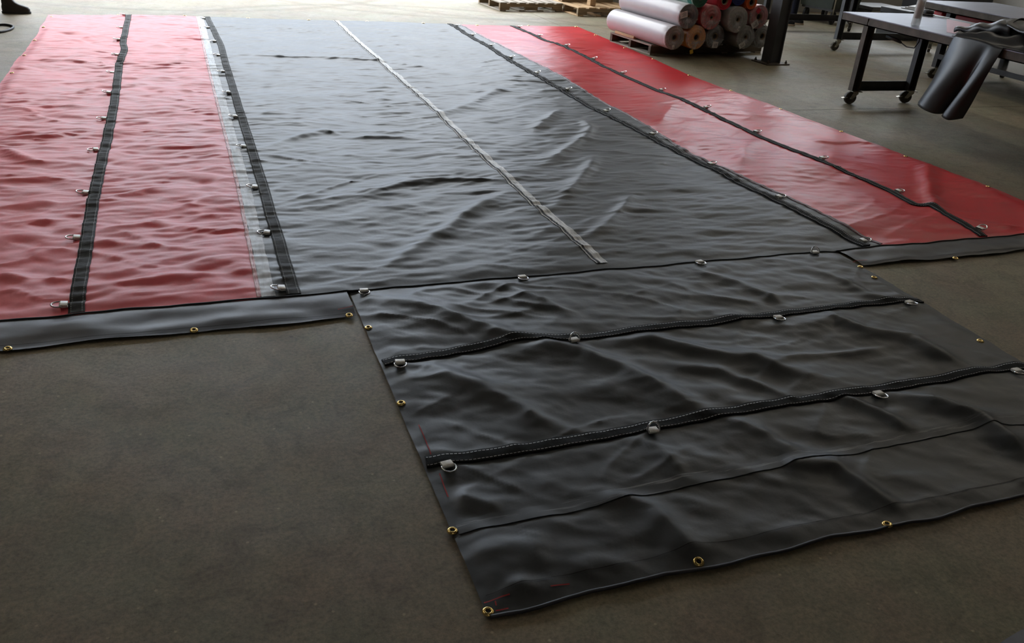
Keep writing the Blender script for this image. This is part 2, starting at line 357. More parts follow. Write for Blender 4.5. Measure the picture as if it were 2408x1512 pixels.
for (x, y, where) in ((-1.9, 0.4, 'the floor left of the pinkish red panel, added as fill'), (-1.9, 3.0, 'the left edge of the tarp midway, added as fill'), (-1.9, 5.6, 'the far left of the tarp, added as fill'), (1.2, -6.5, 'the floor behind the viewer'), (7.6, 1.0, 'the near end of the draped table'), (7.6, 4.6, 'the floor between column and draped table'), (7.6, 8.0, 'the floor behind the roll pallet'), (11.0, 1.0, 'the near end of the second table'), (11.0, 4.6, 'the far end of the second table'), (11.0, 8.0, 'the waste cart'), (13.8, 4.6, 'the right hand wall side')): fixture(x, y, math.pi/2, where)  # left three lamps are added fill for the pinkish red panel

# ------------------------------------------------------------------ noise for the cloth relief
_rng = np.random.RandomState(7)
_perm = np.concatenate([_rng.permutation(512)]*3)
_ang = _rng.rand(512)*2*np.pi; _gx = np.cos(_ang); _gy = np.sin(_ang)
def perlin(x, y):
    xi = np.floor(x).astype(int); yi = np.floor(y).astype(int); xf = x-xi; yf = y-yi
    u = xf*xf*xf*(xf*(xf*6-15)+10); v = yf*yf*yf*(yf*(yf*6-15)+10)
    def g(ix, iy, dx, dy):
        k = _perm[_perm[ix & 511]+(iy & 511)]; return _gx[k]*dx+_gy[k]*dy
    a = g(xi, yi, xf, yf); b = g(xi+1, yi, xf-1, yf); c = g(xi, yi+1, xf, yf-1); d = g(xi+1, yi+1, xf-1, yf-1)
    return (a*(1-u)+b*u)*(1-v)+(c*(1-u)+d*u)*v
def smooth(a, b, x):
    t = np.clip((x-a)/(b-a), 0, 1); return t*t*(3-2*t)

# ------------------------------------------------------------------ tarp outline, traced on the floor plane
def yfun(pts):
    q = sorted([(p[1], p[0]) for p in pts]); ys = np.array([a for a, _ in q]); xs = np.array([b for _, b in q])
    return lambda y: np.interp(y, ys, xs)
SEAM_Y = -0.08
x_left = lambda y: -0.81+0.012*np.sin(np.asarray(y)*2.3)+0.006*np.sin(np.asarray(y)*7.1)
x_seam1 = yfun([(0.76, 8.0), (0.765, 5.0), (0.78, 2.8), (0.79, 1.47), (0.77, -0.5)])
x_seam2 = yfun(GP([(1080, 60), (1190, 118), (1300, 175), (1400, 234), (1500, 290), (1560, 328), (1620, 365), (1710, 408), (1800, 450), (1890, 492), (1975, 535), (2070, 582)]))
x_right = yfun([(5.70, 8.0), (5.68, 6.05), (5.63, 4.5), (5.68, 3.7), (5.74, 3.0), (5.81, 2.2), (5.85, 1.5), (5.88, 0.7), (5.89, -0.6)])
y_far = lambda x: np.interp(x, [-0.9, 0.0, 0.76, 2.37, 3.88, 4.72, 5.8], [7.68, 7.76, 7.77, 7.71, 7.63, 7.60, 7.66])
S1 = yfun(GP([(305, 36), (297, 72), (290, 108), (294, 122), (281, 160), (276, 205), (270, 250), (258, 315), (245, 370), (229, 440), (215, 520), (208, 580), (196, 640), (186, 700), (181, 748)]))
S2 = yfun(GP([(485, 40), (502, 75), (520, 112), (532, 160), (546, 205), (557, 245), (571, 290), (585, 335), (600, 385), (622, 455), (636, 510), (652, 560), (668, 620), (692, 702)]))
SC = yfun(GP([(785, 48), (838, 98), (890, 145), (968, 213), (1045, 283), (1122, 360), (1200, 432), (1260, 488), (1320, 540), (1415, 628)]))
S3 = yfun(GP([(1052, 56), (1150, 115), (1225, 163), (1300, 206), (1400, 262), (1500, 313), (1600, 366), (1700, 416), (1780, 459), (1850, 494), (1960, 548), (2035, 586)]))
S4 = yfun(GP([(1197, 60), (1275, 95), (1350, 127), (1425, 163), (1500, 196), (1575, 230), (1650, 263), (1725, 297), (1800, 331), (1900, 374), (2000, 416), (2090, 452), (2150, 487), (2185, 492), (2240, 524), (2315, 566)]))
FX0, FX1, FY = 1.16, 3.86, -2.06
R1Y = lambda x: np.interp(x, *zip(*sorted(GP([(895, 862), (1000, 848), (1120, 825), (1230, 807), (1300, 808), (1360, 805), (1500, 786), (1700, 763), (2000, 729), (2170, 712)]))))
R2Y = lambda x: np.interp(x, *zip(*sorted(GP([(990, 1095), (1100, 1088), (1300, 1055), (1500, 1020), (1650, 993), (1800, 967), (1950, 944), (2050, 927), (2100, 917), (2200, 900), (2408, 868)]))))
R3Y = lambda x: np.interp(x, *zip(*sorted(GP([(1065, 1252), (1300, 1210), (1500, 1168), (1700, 1127), (1900, 1085), (2060, 1052), (2230, 1021), (2408, 998)]))))

# folds traced in the photograph: polyline, half width (m), height (m)
FOLDS = [
 ([(905, 640), (950, 610), (991, 584), (1051, 546), (1124, 494), (1197, 460)], 0.055, 0.034),
 ([(1295, 497), (1352, 443), (1386, 400), (1399, 374)], 0.055, 0.030),
 ([(1270, 396), (1330, 361), (1373, 331), (1386, 305), (1377, 290)], 0.05, 0.028),
 ([(1380, 570), (1433, 533), (1468, 494), (1492, 462)], 0.05, 0.028),
 ([(1250, 320), (1287, 284), (1317, 262)], 0.05, 0.026),
 ([(1040, 273), (1102, 253), (1145, 228), (1186, 212)], 0.06, 0.030),
 ([(560, 135), (682, 138), (760, 139), (814, 143), (900, 149)], 0.030, 0.026),
 ([(820, 135), (900, 150), (960, 158), (1010, 165)], 0.03, 0.018),
 ([(640, 350), (700, 328), (762, 312), (800, 322)], 0.04, 0.026),
 ([(832, 329), (900, 326), (981, 331)], 0.04, 0.022),
 ([(880, 455), (960, 438), (1060, 430), (1200, 432)], 0.035, 0.022),
 ([(780, 475), (850, 468), (940, 445), (1050, 425)], 0.035, 0.016),
 ([(1160, 195), (1215, 197), (1290, 200)], 0.03, 0.020),
 ([(0, 267), (66, 262), (116, 256), (249, 257)], 0.035, 0.026),
 ([(0, 341), (60, 335), (116, 331), (183, 319)], 0.04, 0.030),
 ([(0, 358), (58, 384), (100, 396)], 0.045, 0.030),
 ([(0, 438), (100, 431), (208, 437)], 0.035, 0.024),
 ([(63, 277), (110, 284), (160, 296)], 0.025, 0.015),
 ([(249, 483), (307, 467), (400, 448)], 0.04, 0.024),
 ([(229, 559), (310, 547), (400, 525)], 0.035, 0.026),
 ([(226, 583), (310, 588), (400, 594)], 0.035, 0.018),
 ([(229, 706), (286, 682), (400, 666), (560, 655)], 0.04, 0.026),
 ([(0, 663), (40, 668), (71, 678), (119, 674)], 0.045, 0.030),
 ([(0, 541), (70, 536), (133, 530)], 0.03, 0.020),
 ([(60, 605), (110, 597), (170, 600)], 0.03, 0.018),
 ([(420, 500), (480, 480), (540, 472)], 0.03, 0.018),
 ([(200, 150), (260, 160), (330, 152), (460, 160)], 0.03, 0.018),
 ([(78, 148), (140, 148), (200, 152), (255, 165)], 0.03, 0.022),
 ([(330, 110), (400, 118), (455, 125)], 0.03, 0.014),
 # tail flap
 ([(872, 713), (965, 727), (1030, 746), (1092, 769), (1196, 804), (1262, 808)], 0.055, 0.032),
 ([(1225, 836), (1282, 824), (1367, 838), (1480, 893), (1592, 948), (1670, 990)], 0.06, 0.036),
 ([(1006, 868), (1068, 903), (1144, 937), (1230, 978), (1310, 1026)], 0.055, 0.028),
 ([(1424, 815), (1525, 810), (1615, 832), (1700, 850), (1759, 854), (1847, 884), (1985, 920)], 0.055, 0.032),
 ([(1865, 780), (1959, 763), (2024, 790), (2141, 813), (2200, 846), (2270, 880)], 0.06, 0.040),
 ([(1765, 858), (1906, 848), (2097, 829)], 0.018, 0.012),
 ([(1830, 1100), (1866, 1106), (1964, 1115), (2050, 1168), (2120, 1215)], 0.045, 0.030),
 ([(2104, 939), (2197, 963), (2296, 1003), (2360, 1045), (2420, 1098)], 0.055, 0.040),
 ([(1960, 948), (1998, 957), (2081, 990), (2140, 1030)], 0.04, 0.026),
 ([(1700, 1000), (1800, 1036), (1885, 1088)], 0.04, 0.022),
 ([(1505, 1045), (1560, 1090), (1610, 1130)], 0.035, 0.018),
 ([(1415, 1172), (1531, 1210), (1598, 1283), (1660, 1335)], 0.04, 0.024),
 ([(1070, 1180), (1120, 1190), (1180, 1206)], 0.035, 0.020),
 ([(1560, 870), (1680, 880), (1800, 925), (1880, 960)], 0.04, 0.022),
 ([(1200, 690), (1260, 712), (1340, 755)], 0.04, 0.018),
 ([(1640, 650), (1720, 672), (1800, 700), (1850, 735)], 0.04, 0.020),
 ([(1900, 640), (1980, 670), (2040, 705), (2100, 720)], 0.035, 0.018),
 ([(1080, 1330), (1200, 1300), (1300, 1290)], 0.05, 0.016),
 ([(1180, 1370), (1280, 1400), (1350, 1400)], 0.035, 0.012),
 # right red panel
 ([(2177, 384), (2181, 420), (2185, 454), (2194, 490), (2210, 508)], 0.06, 0.045),
 ([(1900, 336), (1960, 340), (2022, 338), (2075, 346)], 0.04, 0.020),
 ([(1580, 255), (1568, 275), (1545, 300)], 0.05, 0.018),
 ([(1775, 335), (1750, 360), (1737, 400)], 0.06, 0.020),
 ([(1330, 118), (1400, 120), (1450, 135)], 0.03, 0.014),
 ([(1400, 150), (1470, 160), (1540, 165)], 0.03, 0.014),
 ([(2230, 520), (2300, 530), (2408, 540)], 0.05, 0.018),
]
FOLDS = [(np.array(GP(p)), wd, ht) for p, wd, ht in FOLDS]

def fold_h(x, y):
    out = np.zeros_like(x)
    for pts, wd, ht in FOLDS:
        lo = pts.min(0)-5*wd; hi = pts.max(0)+5*wd
        k = np.where((x > lo[0]) & (x < hi[0]) & (y > lo[1]) & (y < hi[1]))[0]
        if not len(k): continue
        px, py = x[k]+0.02*perlin(x[k]*5, y[k]*5), y[k]+0.02*perlin(x[k]*5+40, y[k]*5)
        best = np.full(len(k), 9.0); tt = np.zeros(len(k)); n = len(pts)-1
        for i in range(n):
            a, b = pts[i], pts[i+1]; e = b-a; L2 = e@e
            t = np.clip(((px-a[0])*e[0]+(py-a[1])*e[1])/L2, 0, 1)
            d = np.hypot(px-a[0]-t*e[0], py-a[1]-t*e[1]); mm = d < best
            best[mm] = d[mm]; tt[mm] = (i+t[mm])/n
        env = np.clip(np.minimum(tt, 1-tt)*5, 0, 1)*0.75+0.25
        sgn = np.exp(-(best/wd)**1.6)
        out[k] += (0.62 if pts[0][1] > -0.1 else 0.85)*ht*env*sgn
    return out

def height(x, y):
    x = np.asarray(x, float); y = np.asarray(y, float); shp = x.shape; x = x.ravel(); y = y.ravel()
    wy = y+0.10*perlin(x*0.9+3, y*0.7)+0.05*perlin(x*2.1, y*1.6+9)
    rx, ry_ = x*0.985+wy*0.17, wy*0.985-x*0.17; qx, qy = x*0.985-wy*0.17, wy*0.985+x*0.17
    cross = (0.006*perlin(x*0.9, wy*4.3)+0.007*perlin(x*1.7+11, wy*9.0)+0.0045*perlin(x*3.1+5, wy*19.0)
             + 0.009*(0.35-np.abs(perlin(rx*1.1+31, ry_*5.5+17)))+0.010*(0.35-np.abs(perlin(qx*1.7+3, qy*9.5+7)))
             + 0.0085*(0.35-np.abs(perlin(rx*2.9+13, ry_*17.0+2)))+0.0050*(0.35-np.abs(perlin(qx*4.2, qy*31.0))))
    c, s = math.cos(0.42), math.sin(0.42)
    xa, ya = x*c+y*s, -x*s+y*c; xb, yb = x*c-y*s, x*s+y*c
    crisp = 0.006*np.exp(-np.abs(perlin(xa*1.3+15, ya*4.6+1))/0.06)*smooth(0.0, 0.3, perlin(x*1.1+9, y*1.1))+0.006*np.exp(-np.abs(perlin(xb*1.4+5, yb*4.2))/0.06)*smooth(0.0, 0.3, perlin(x*1.2+29, y*1.2))
    diag = crisp+0.007*perlin(xa*1.6+7, ya*6.5)+0.007*perlin(xb*1.7+2, yb*6.0+4)+0.006*(0.35-np.abs(perlin(xa*2.6+1, ya*11.0)))+0.006*(0.35-np.abs(perlin(xb*2.9+4, yb*12.0)))
    facet = 0.012*(np.abs(perlin(xa*2.6, ya*4.2+8))+np.abs(perlin(xb*2.4+9, yb*4.4)))
    broad = 0.030*perlin(x*0.8+20, y*0.8)+0.014*perlin(x*1.9, y*1.9+33)
    s1, s2, c2, s3, s4 = S1(y), S2(y), SC(y), S3(y), S4(y)
    main = y > SEAM_Y
    red_l = 1-smooth(0.70, 0.80, x); red_r = smooth(4.0, 4.2, x)
    mask = np.clip(0.85+1.1*perlin(x*1.1+50, y*0.9+3)+0.7*perlin(x*2.7, y*2.2+60), 0.25, 1.7)
    a_cross = 1.0*red_l+0.72*(1-red_l)*(1-red_r)+0.42*red_r
    a_diag = 0.9*red_l+0.75*(1-red_l)*(1-red_r)+0.5*red_r
    h = a_cross*cross*mask+a_diag*(1.9-0.8*mask)*(diag+facet*(0.8*red_l+0.35))+broad*(0.5+0.8*red_r)
    puck = np.zeros_like(x)
    for sx, am, fr in ((s1, 1.0, 21), (s2, 1.0, 21), (s3, 0.55, 19), (s4, 0.45, 17), (c2, 0.35, 15), (x_seam1(y), 0.6, 21)):
        puck += am*np.exp(-np.abs(x-sx)/0.085)*perlin(x*3.0+sx, y*fr)
    h = h+0.009*puck
    # tail flap: soft oblique swells
    cf, sf = math.cos(-0.55), math.sin(-0.55); xf, yf = x*cf+y*sf, -x*sf+y*cf
    flap = (0.011*perlin(xf*1.3, yf*4.0+3)+0.007*perlin(xf*2.6+8, yf*7.5)+0.0025*perlin(x*5, y*16)+0.010*np.abs(perlin(x*2.3+6, y*3.1))+0.002*perlin(x*11, y*9)
            + 0.010*(0.35-np.abs(perlin(xf*2.0+5, yf*6.0+1)))+0.006*(0.35-np.abs(perlin(x*3.2+1, y*9.0+5)))+0.0050*(0.35-np.abs(perlin(xf*6+5, yf*15.0+1)))
            + 0.009*np.exp(-np.abs(perlin(xf*1.2+15, yf*3.6+1))/0.07)*smooth(-0.1, 0.3, perlin(x*1.3+9, y*1.3))+0.006*np.exp(-np.abs(perlin(x*1.5+5, y*4.2-x*1.2))/0.05)*smooth(-0.05, 0.3, perlin(x*1.7+29, y*1.7))
            + 0.005*(0.35-np.abs(perlin(x*2.1+71, y*7.0+x*1.5)))+0.0045*(0.35-np.abs(perlin(x*8.1+3, y*11.0+2)))+0.0022*(0.35-np.abs(perlin(xf*9, yf*28.0))))
    edge = np.exp(-np.abs(x-FX0)/0.07)+np.exp(-np.abs(y-FY)/0.06)
    flap += 0.007*edge*perlin(x*13, y*13)+0.004*edge*np.abs(perlin(x*24, y*24))
    for ry in (R1Y(x), R2Y(x)): flap += 0.005*np.exp(-np.abs(y-ry)/0.07)*perlin(x*13, y*3)
    hem = 0.018*perlin(x*3.2+4, y*7+2)+0.008*perlin(x*8, y*9)+0.010
    onflap = (x > FX0-0.002) & (x < FX1+0.002)
    k = smooth(SEAM_Y-0.02, SEAM_Y+0.10, y)
    low = np.where(onflap, flap, hem)
    h = h*k+low*(1-k)
    # the seam presses the cloth down, the outer hems lie nearly flat
    h *= 1-0.65*np.exp(-((y-SEAM_Y)/0.045)**2)
    yf_ = y_far(x)
    eo = np.minimum(np.minimum(x-x_left(y), x_right(y)-x), yf_-y)
    eo = np.where(y < SEAM_Y, np.where(onflap, np.minimum(np.minimum(x-FX0, FX1-x), y-FY), y+0.32), eo)
    h = (h+fold_h(x, y))
    h = np.where(h > 0, h, h*0.25)+0.012
    h = np.maximum(h*(0.50+0.50*smooth(0.0, 0.09, np.maximum(eo, 0))), 0.006)
    return h.reshape(shp)

# ------------------------------------------------------------------ the tarp
TARP = thing('lumber_tarp', 'huge black and red lumber tarp with tail flap spread flat on the shop floor', 'tarp', (0, 0, 0))
def gridmesh(name, X, Y, Z, mat, parent=TARP, label=None, uv=None):
    nv, nu = X.shape
    co = np.stack([X, Y, Z], -1).reshape(-1, 3).astype(np.float32)
    i = np.arange(nv*nu).reshape(nv, nu); q = np.stack([i[:-1, :-1], i[:-1, 1:], i[1:, 1:], i[1:, :-1]], -1).reshape(-1, 4).astype(np.int32)
    me = bpy.data.meshes.new(name); me.vertices.add(len(co)); me.vertices.foreach_set('co', co.ravel())
    me.loops.add(q.size); me.loops.foreach_set('vertex_index', q.ravel())
    me.polygons.add(len(q)); me.polygons.foreach_set('loop_start', np.arange(0, q.size, 4, dtype=np.int32))
    me.update(calc_edges=True); me.polygons.foreach_set('use_smooth', np.ones(len(q), dtype=bool))
    if uv is not None:
        ul = me.uv_layers.new(name='UVMap'); ul.data.foreach_set('uv', uv.reshape(-1, 2)[q.ravel()].astype(np.float32).ravel())
    me.validate(); me.update()
    o = link(name, me, mat, parent)
    if label: o['label'] = label
    return o
def panel(name, xl, xr, nx, ny, mat, label):
    t = np.linspace(0, 1, ny)[:, None]; s = np.linspace(0, 1, nx)[None, :]
    y0 = SEAM_Y+t*(7.7-SEAM_Y); X = xl(y0)*(1-s)+xr(y0)*s
    Y = SEAM_Y+t*(y_far(X)-SEAM_Y); X = xl(Y)*(1-s)+xr(Y)*s
    return gridmesh(name, X, Y, height(X, Y), mat, label=label)
panel('side_panel', x_left, x_seam1, 84, 640, RED_L, 'heavily wrinkled pinkish red side panel')
panel('centre_panel', x_seam1, x_seam2, 190, 640, BLACK, 'dark grey centre panel with pale weld line')
panel('side_panel', x_seam2, x_right, 90, 560, RED_R, 'smooth glossy bright red side panel')
def rect(name, x0, x1, y0, y1, nx, ny, mat, label, yf0=None):
    s = np.linspace(0, 1, nx)[None, :]; t = np.linspace(0, 1, ny)[:, None]
    X = x0+(x1-x0)*s+0*t; Y = y0+(y1-y0)*t+0*s
    if yf0 is not None: Y = Y+(1-t)*yf0(X)
    return gridmesh(name, X, Y, height(X, Y), mat, label=label)
rect('tail_flap', FX0, FX1, FY, SEAM_Y, 230, 180, BLACK, 'black tail flap towards the viewer', lambda x: 0.006*np.sin(x*9)+0.004*np.sin(x*23))
rect('hem_band', -0.81, 1.145, -0.32, SEAM_Y, 170, 26, HEMV, 'dark grey hem below the pinkish red panel', lambda x: 0.005*np.sin(x*6)+0.005*np.sin(x*13))
rect('hem_band', 3.875, 5.89, -0.285, SEAM_Y, 170, 26, HEMV, 'dark grey hem below the bright red panel', lambda x: 0.006*np.sin(x*5+1)+0.005*np.sin(x*14))

def strip(name, path, width, mat, lift=0.005, label=None, na=5, parent=TARP, ds=0.012, edge=0.0, v0=0.0, walls=True):
    """a band that lies on the cloth along a path of (x, y)"""
    p = np.array(path, float); d = np.r_[0, np.cumsum(np.hypot(*np.diff(p, axis=0).T))]
    n = max(3, int(d[-1]/ds)); q = np.linspace(0, d[-1], n); px = np.interp(q, d, p[:, 0]); py = np.interp(q, d, p[:, 1])
    k = max(1, int(0.03/ds)); ker = np.ones(2*k+1)/(2*k+1)
    px = np.convolve(np.pad(px, k, 'edge'), ker, 'valid'); py = np.convolve(np.pad(py, k, 'edge'), ker, 'valid')
    tx = np.gradient(px); ty = np.gradient(py); L = np.hypot(tx, ty); tx /= L; ty /= L
    s = np.linspace(-0.5, 0.5, na)
    wv = width*(1+edge*perlin(q*9.0, q*0+3.0))
    X = px[:, None]-ty[:, None]*s[None]*wv[:, None]; Y = py[:, None]+tx[:, None]*s[None]*wv[:, None]
    Z = height(X, Y)+lift
    # side walls down to the cloth
    U = s+0.5
    if walls:
        X = np.concatenate([X[:, :1], X, X[:, -1:]], 1); Y = np.concatenate([Y[:, :1], Y, Y[:, -1:]], 1)
        Z = np.concatenate([Z[:, :1]-lift-0.002, Z, Z[:, -1:]-lift-0.002], 1); U = np.concatenate([[0.0], U, [1.0]])
    uv = np.stack([np.broadcast_to(U[None], X.shape), np.broadcast_to((q+v0)[:, None], X.shape)], -1)
    return gridmesh(name, X, Y, Z, mat, parent, label, uv)
def ypath(fx, y0, y1, n=120):
    y = np.linspace(y0, y1, n); return np.stack([fx(y), y], 1)
def xpath(fy, x0, x1, n=90):
    x = np.linspace(x0, x1, n); return np.stack([x, fy(x)], 1)
strip('webbing_strap', ypath(S1, -0.075, 7.74), 0.062, WEBP, label='black webbing strap sewn down the pinkish red panel')
strip('webbing_strap', ypath(S2, -0.075, 7.73), 0.062, WEBP, label='black webbing strap sewn beside the pale weld band')
strip('webbing_strap', ypath(S3, -0.07, 7.60), 0.062, WEB, 0.007, label='black webbing strap beside the bright red panel')
strip('webbing_strap', ypath(S4, -0.075, 7.57), 0.056, WEB, 0.007, label='black webbing strap sewn down the bright red panel')
strip('webbing_strap', xpath(R1Y, FX0+0.004, FX1+0.004), 0.052, WEB, 0.006, label='black webbing strap across the flap nearer the seam')
strip('webbing_strap', xpath(R2Y, FX0+0.004, FX1-0.004), 0.055, WEB, 0.006, label='black webbing strap across the flap nearer the viewer')
strip('weld_seam', xpath(R3Y, FX0+0.01, FX1-0.01), 0.055, SCUFF, 0.0035, walls=False, label='scuffed welded seam across the flap')
strip('weld_band', ypath(lambda y: x_seam1(y)+0.034, SEAM_Y+0.006, 7.74), 0.060, WELD, 0.003, walls=False, label='pale chalky weld band beside the pinkish red panel', edge=0.25)
strip('weld_seam', ypath(SC, -0.02, 7.68), 0.064, SEAMR, 0.003, walls=False, label='pale chalky weld line down the centre panel', edge=0.3)
strip('weld_seam_ridge', ypath(lambda y: SC(y)-0.018, -0.02, 7.68), 0.010, THREAD, 0.006)
strip('red_weld_edge', ypath(lambda y: x_seam2(y)+0.004, SEAM_Y+0.02, 7.55), 0.022, residue_mat('bright_weld', (0.10, 0.02, 0.03), (0.80, 0.70, 0.72), (2.0, 4.0, 1), 0.50, 0.72), 0.004, edge=0.5)
strip('red_weld_edge', ypath(lambda y: x_seam1(y)-0.006, SEAM_Y+0.01, 7.7), 0.020, residue_mat('pink_weld', (0.42, 0.10, 0.11), (0.85, 0.55, 0.56), (2.0, 9.0, 1), 0.36, 0.64), 0.003, edge=0.5)
# seams and stitching
strip('flap_seam', xpath(lambda x: SEAM_Y+0.004*np.sin(x*11)+0.003*np.sin(x*29), -0.81, 5.88, 300), 0.0055, THREAD, 0.005, label='dark seam cord joining flap and hems', na=3)
for (a, b, yy) in ((-0.80, 1.14, -0.292), (3.88, 5.88, -0.262)):
    strip('hem_stitching', xpath(lambda x: yy+0.003*np.sin(x*17), a, b), 0.004, THREAD, 0.003, na=2, walls=False)
strip('hem_stitching', xpath(lambda x: FY+0.075+0.003*np.sin(x*15), FX0+0.01, FX1-0.01), 0.0022, THREAD, 0.002, na=2, walls=False)
strip('hem_edge', xpath(lambda x: FY+0.004+0.006*np.sin(x*9)+0.004*np.sin(x*23), FX0, FX1), 0.008, HEMV, 0.005, na=3, label='rolled front edge of the flap')
for pl in ([(1130, 1427), (1150, 1421), (1175, 1415), (1205, 1408)], [(1155, 1445), (1180, 1440), (1205, 1436)], [(1162, 1415), (1168, 1440)], [(1286, 1394), (1345, 1382)], [(983, 1003), (1003, 1050), (1014, 1082)], [(1032, 1118), (1045, 1155), (1055, 1182)], [(790, 738), (835, 731)], [(2000, 622), (2040, 618)]):
    strip('red_stitching', GP(pl), 0.004, REDTHREAD, 0.003, na=2, walls=False)

# D rings -----------------------------------------------------------
def dring_meshes():
    b = MB(); W = 0.023; pts = [(0.018, -W, 0.006), (0.018, 0, 0.006), (0.018, W, 0.006)]
    for k in range(9):
        a = math.pi/2-math.pi*k/8; pts.append((0.026+0.026*math.cos(a), W*math.sin(a)*1.0, 0.006))
    b.tube(pts, 0.0032, 8, closed=True)
    ring = b.mesh('d_ring'); ring.materials.append(CHROME)
    t = MB(); P = []
    for i in range(9):                                         # webbing folded round the bar
        a = -math.pi/2+math.pi*i/8
        P.append((0.018+0.0075*math.cos(a), 0.006+0.0075*math.sin(a)))
    prof = [(-0.004, 0.0)]+P+[(-0.004, 0.011)]
    for yy in (-0.0185, 0.0185): pass
    rows = [[(x, yy, z) for (x, z) in prof] for yy in (-0.0185, -0.0165, 0.0165, 0.0185)]
    rows[0] = [(x*0.98, -0.0185, 0.006+(z-0.006)*0.8) for (x, z) in prof]; rows[-1] = [(x*0.98, 0.0185, 0.006+(z-0.006)*0.8) for (x, z) in prof]
    t.grid(rows); n = len(prof)
    t.f += [tuple(range(n)), tuple(reversed(range(3*n, 4*n)))]; t.smooth += [False, False]
    tab = t.mesh('webbing_tab'); tab.materials.append(WHITEWEB)
    return ring, tab
RING, TAB = dring_meshes()
rnd = random.Random(3)
def dring(x, y, ang, tilt=None, scale=1.0):
    """hinge bar at (x, y); ang = outward direction; tilt lifts the ring about its bar"""
    z = float(height(np.array([x]), np.array([y]))[0])
    tilt = rnd.uniform(-0.05, 0.30) if tilt is None else tilt
    o = bpy.data.objects.new('d_ring', RING); COL.objects.link(o); o.parent = TARP
    piv = Matrix.Translation((0.018, 0, 0.006))
    base = Matrix.Translation((x, y, z+0.004)) @ Matrix.Rotation(ang+rnd.uniform(-0.15, 0.15), 4, 'Z') @ Matrix.Scale(scale, 4)
    full = base @ piv @ Matrix.Rotation(-tilt, 4, 'Y') @ piv.inverted(); o.matrix_local = full
    t = bpy.data.objects.new('webbing_tab', TAB); COL.objects.link(t); t.parent = o
    t.matrix_local = full.inverted() @ base
    return o
RP = [[(152, 723), (183, 567), (211, 455), (233, 357), (252, 282), (264, 223), (273, 172), (282, 131), (288, 97), (293, 67), (296, 40)],
      [(664, 682), (622, 549), (592, 441), (570, 348), (546, 279), (533, 221), (520, 172), (510, 132), (498, 100), (488, 67), (479, 43)],
      [(2002, 568), (1824, 469), (1674, 387), (1545, 317), (1442, 262), (1353, 213), (1276, 173), (1210, 137), (1156, 108), (1108, 82), (1065, 60)],
      [(2294, 543), (2087, 451), (1917, 376), (1765, 310), (1640, 257), (1538, 211), (1450, 171), (1378, 140), (1313, 111), (1253, 84), (1205, 63)]]
for fx, pts, sg in ((S1, RP[0], -1), (S2, RP[1], -1), (S3, RP[2], 1), (S4, RP[3], 1)):
    for k, p in enumerate(pts):
        y = min(G(*p, 0.02)[1], 7.55)
        dring(float(fx(y))+sg*0.036, y, 0 if sg > 0 else math.pi, rnd.uniform(0.05, 0.5) if sg > 0 else rnd.uniform(0.0, 0.35), 1.12)
flap_rings = [((860, 692), None, 0.0), ((1236, 662), None, 0.1), ((1653, 624), None, 0.1), ((1925, 600), None, 2.2),
              ((946, 868), R1Y, 0.0), ((1358, 818), R1Y, 2.0), ((1845, 762), R1Y, 0.15), ((2150, 725), R1Y, 0.2),
              ((1055, 1107), R2Y, 0.0), ((1541, 1029), R2Y, 2.0), ((2081, 943), R2Y, 0.15), ((2405, 886), R2Y, 0.2)]
for p, fy, tl in flap_rings:
    x = G(*p, 0.02)[0]; y = float(fy(x))-0.030 if fy else SEAM_Y-0.008
    dring(x, y, -math.pi/2, tl, 1.0)

# grommets ----------------------------------------------------------
def grommet_meshes():
    g = MB(); g.lathe([(0.0072, 0.0015), (0.0078, 0.0042), (0.0105, 0.0050), (0.0140, 0.0036), (0.0165, 0.0008), (0.0168, -0.001)], 20)
    a = g.mesh('grommet'); a.materials.append(BRASS)
    h = MB(); h.lathe([(0.0, 0.0022), (0.0078, 0.0022)], 16, smooth=False); b = h.mesh('grommet_hole'); b.materials.append(HOLE)
    return a, b
GR, GH = grommet_meshes()
def grommet(x, y, s=1.0):
    e = 0.01; hs = height(np.array([x, x+e, x-e, x, x]), np.array([y, y, y, y+e, y-e]))
    n = Vector((-(hs[1]-hs[2])/(2*e), -(hs[3]-hs[4])/(2*e), 1)).normalized()
    M = Matrix.Translation((x, y, float(hs[0])+0.002)) @ n.to_track_quat('Z', 'Y').to_matrix().to_4x4() @ Matrix.Scale(s, 4)
    o = bpy.data.objects.new('grommet', GR); COL.objects.link(o); o.parent = TARP; o.matrix_local = M
    h = bpy.data.objects.new('grommet_hole', GH); COL.objects.link(h); h.parent = o
for p in ((18, 820), (456, 776), (821, 742), (866, 772), (943, 949), (1064, 1248), (1148, 1436), (1642, 1325), (2086, 1233), (2305, 803), (2055, 657), (2024, 627), (2247, 608), (2322, 443), (2130, 368), (1979, 308), (1836, 258), (1719, 214), (1621, 176), (1536, 140), (1469, 112), (1400, 83)):
    q = G(*p, 0.012); grommet(float(q[0]), float(q[1]))
for x in (5.20, 5.83): grommet(x, -0.255)
grommet(-0.78, -0.29)
for (x, y) in ((3.17, FY+0.03), (3.82, FY+0.03), (3.825, -1.75)): grommet(x, y)
for k in range(11): grommet(float(x_left(0.0))+0.03, 0.05+0.75*k)
for k in range(9): 
    x = -0.1+0.72*k; grommet(x, float(y_far(x))-0.03, 1.3)

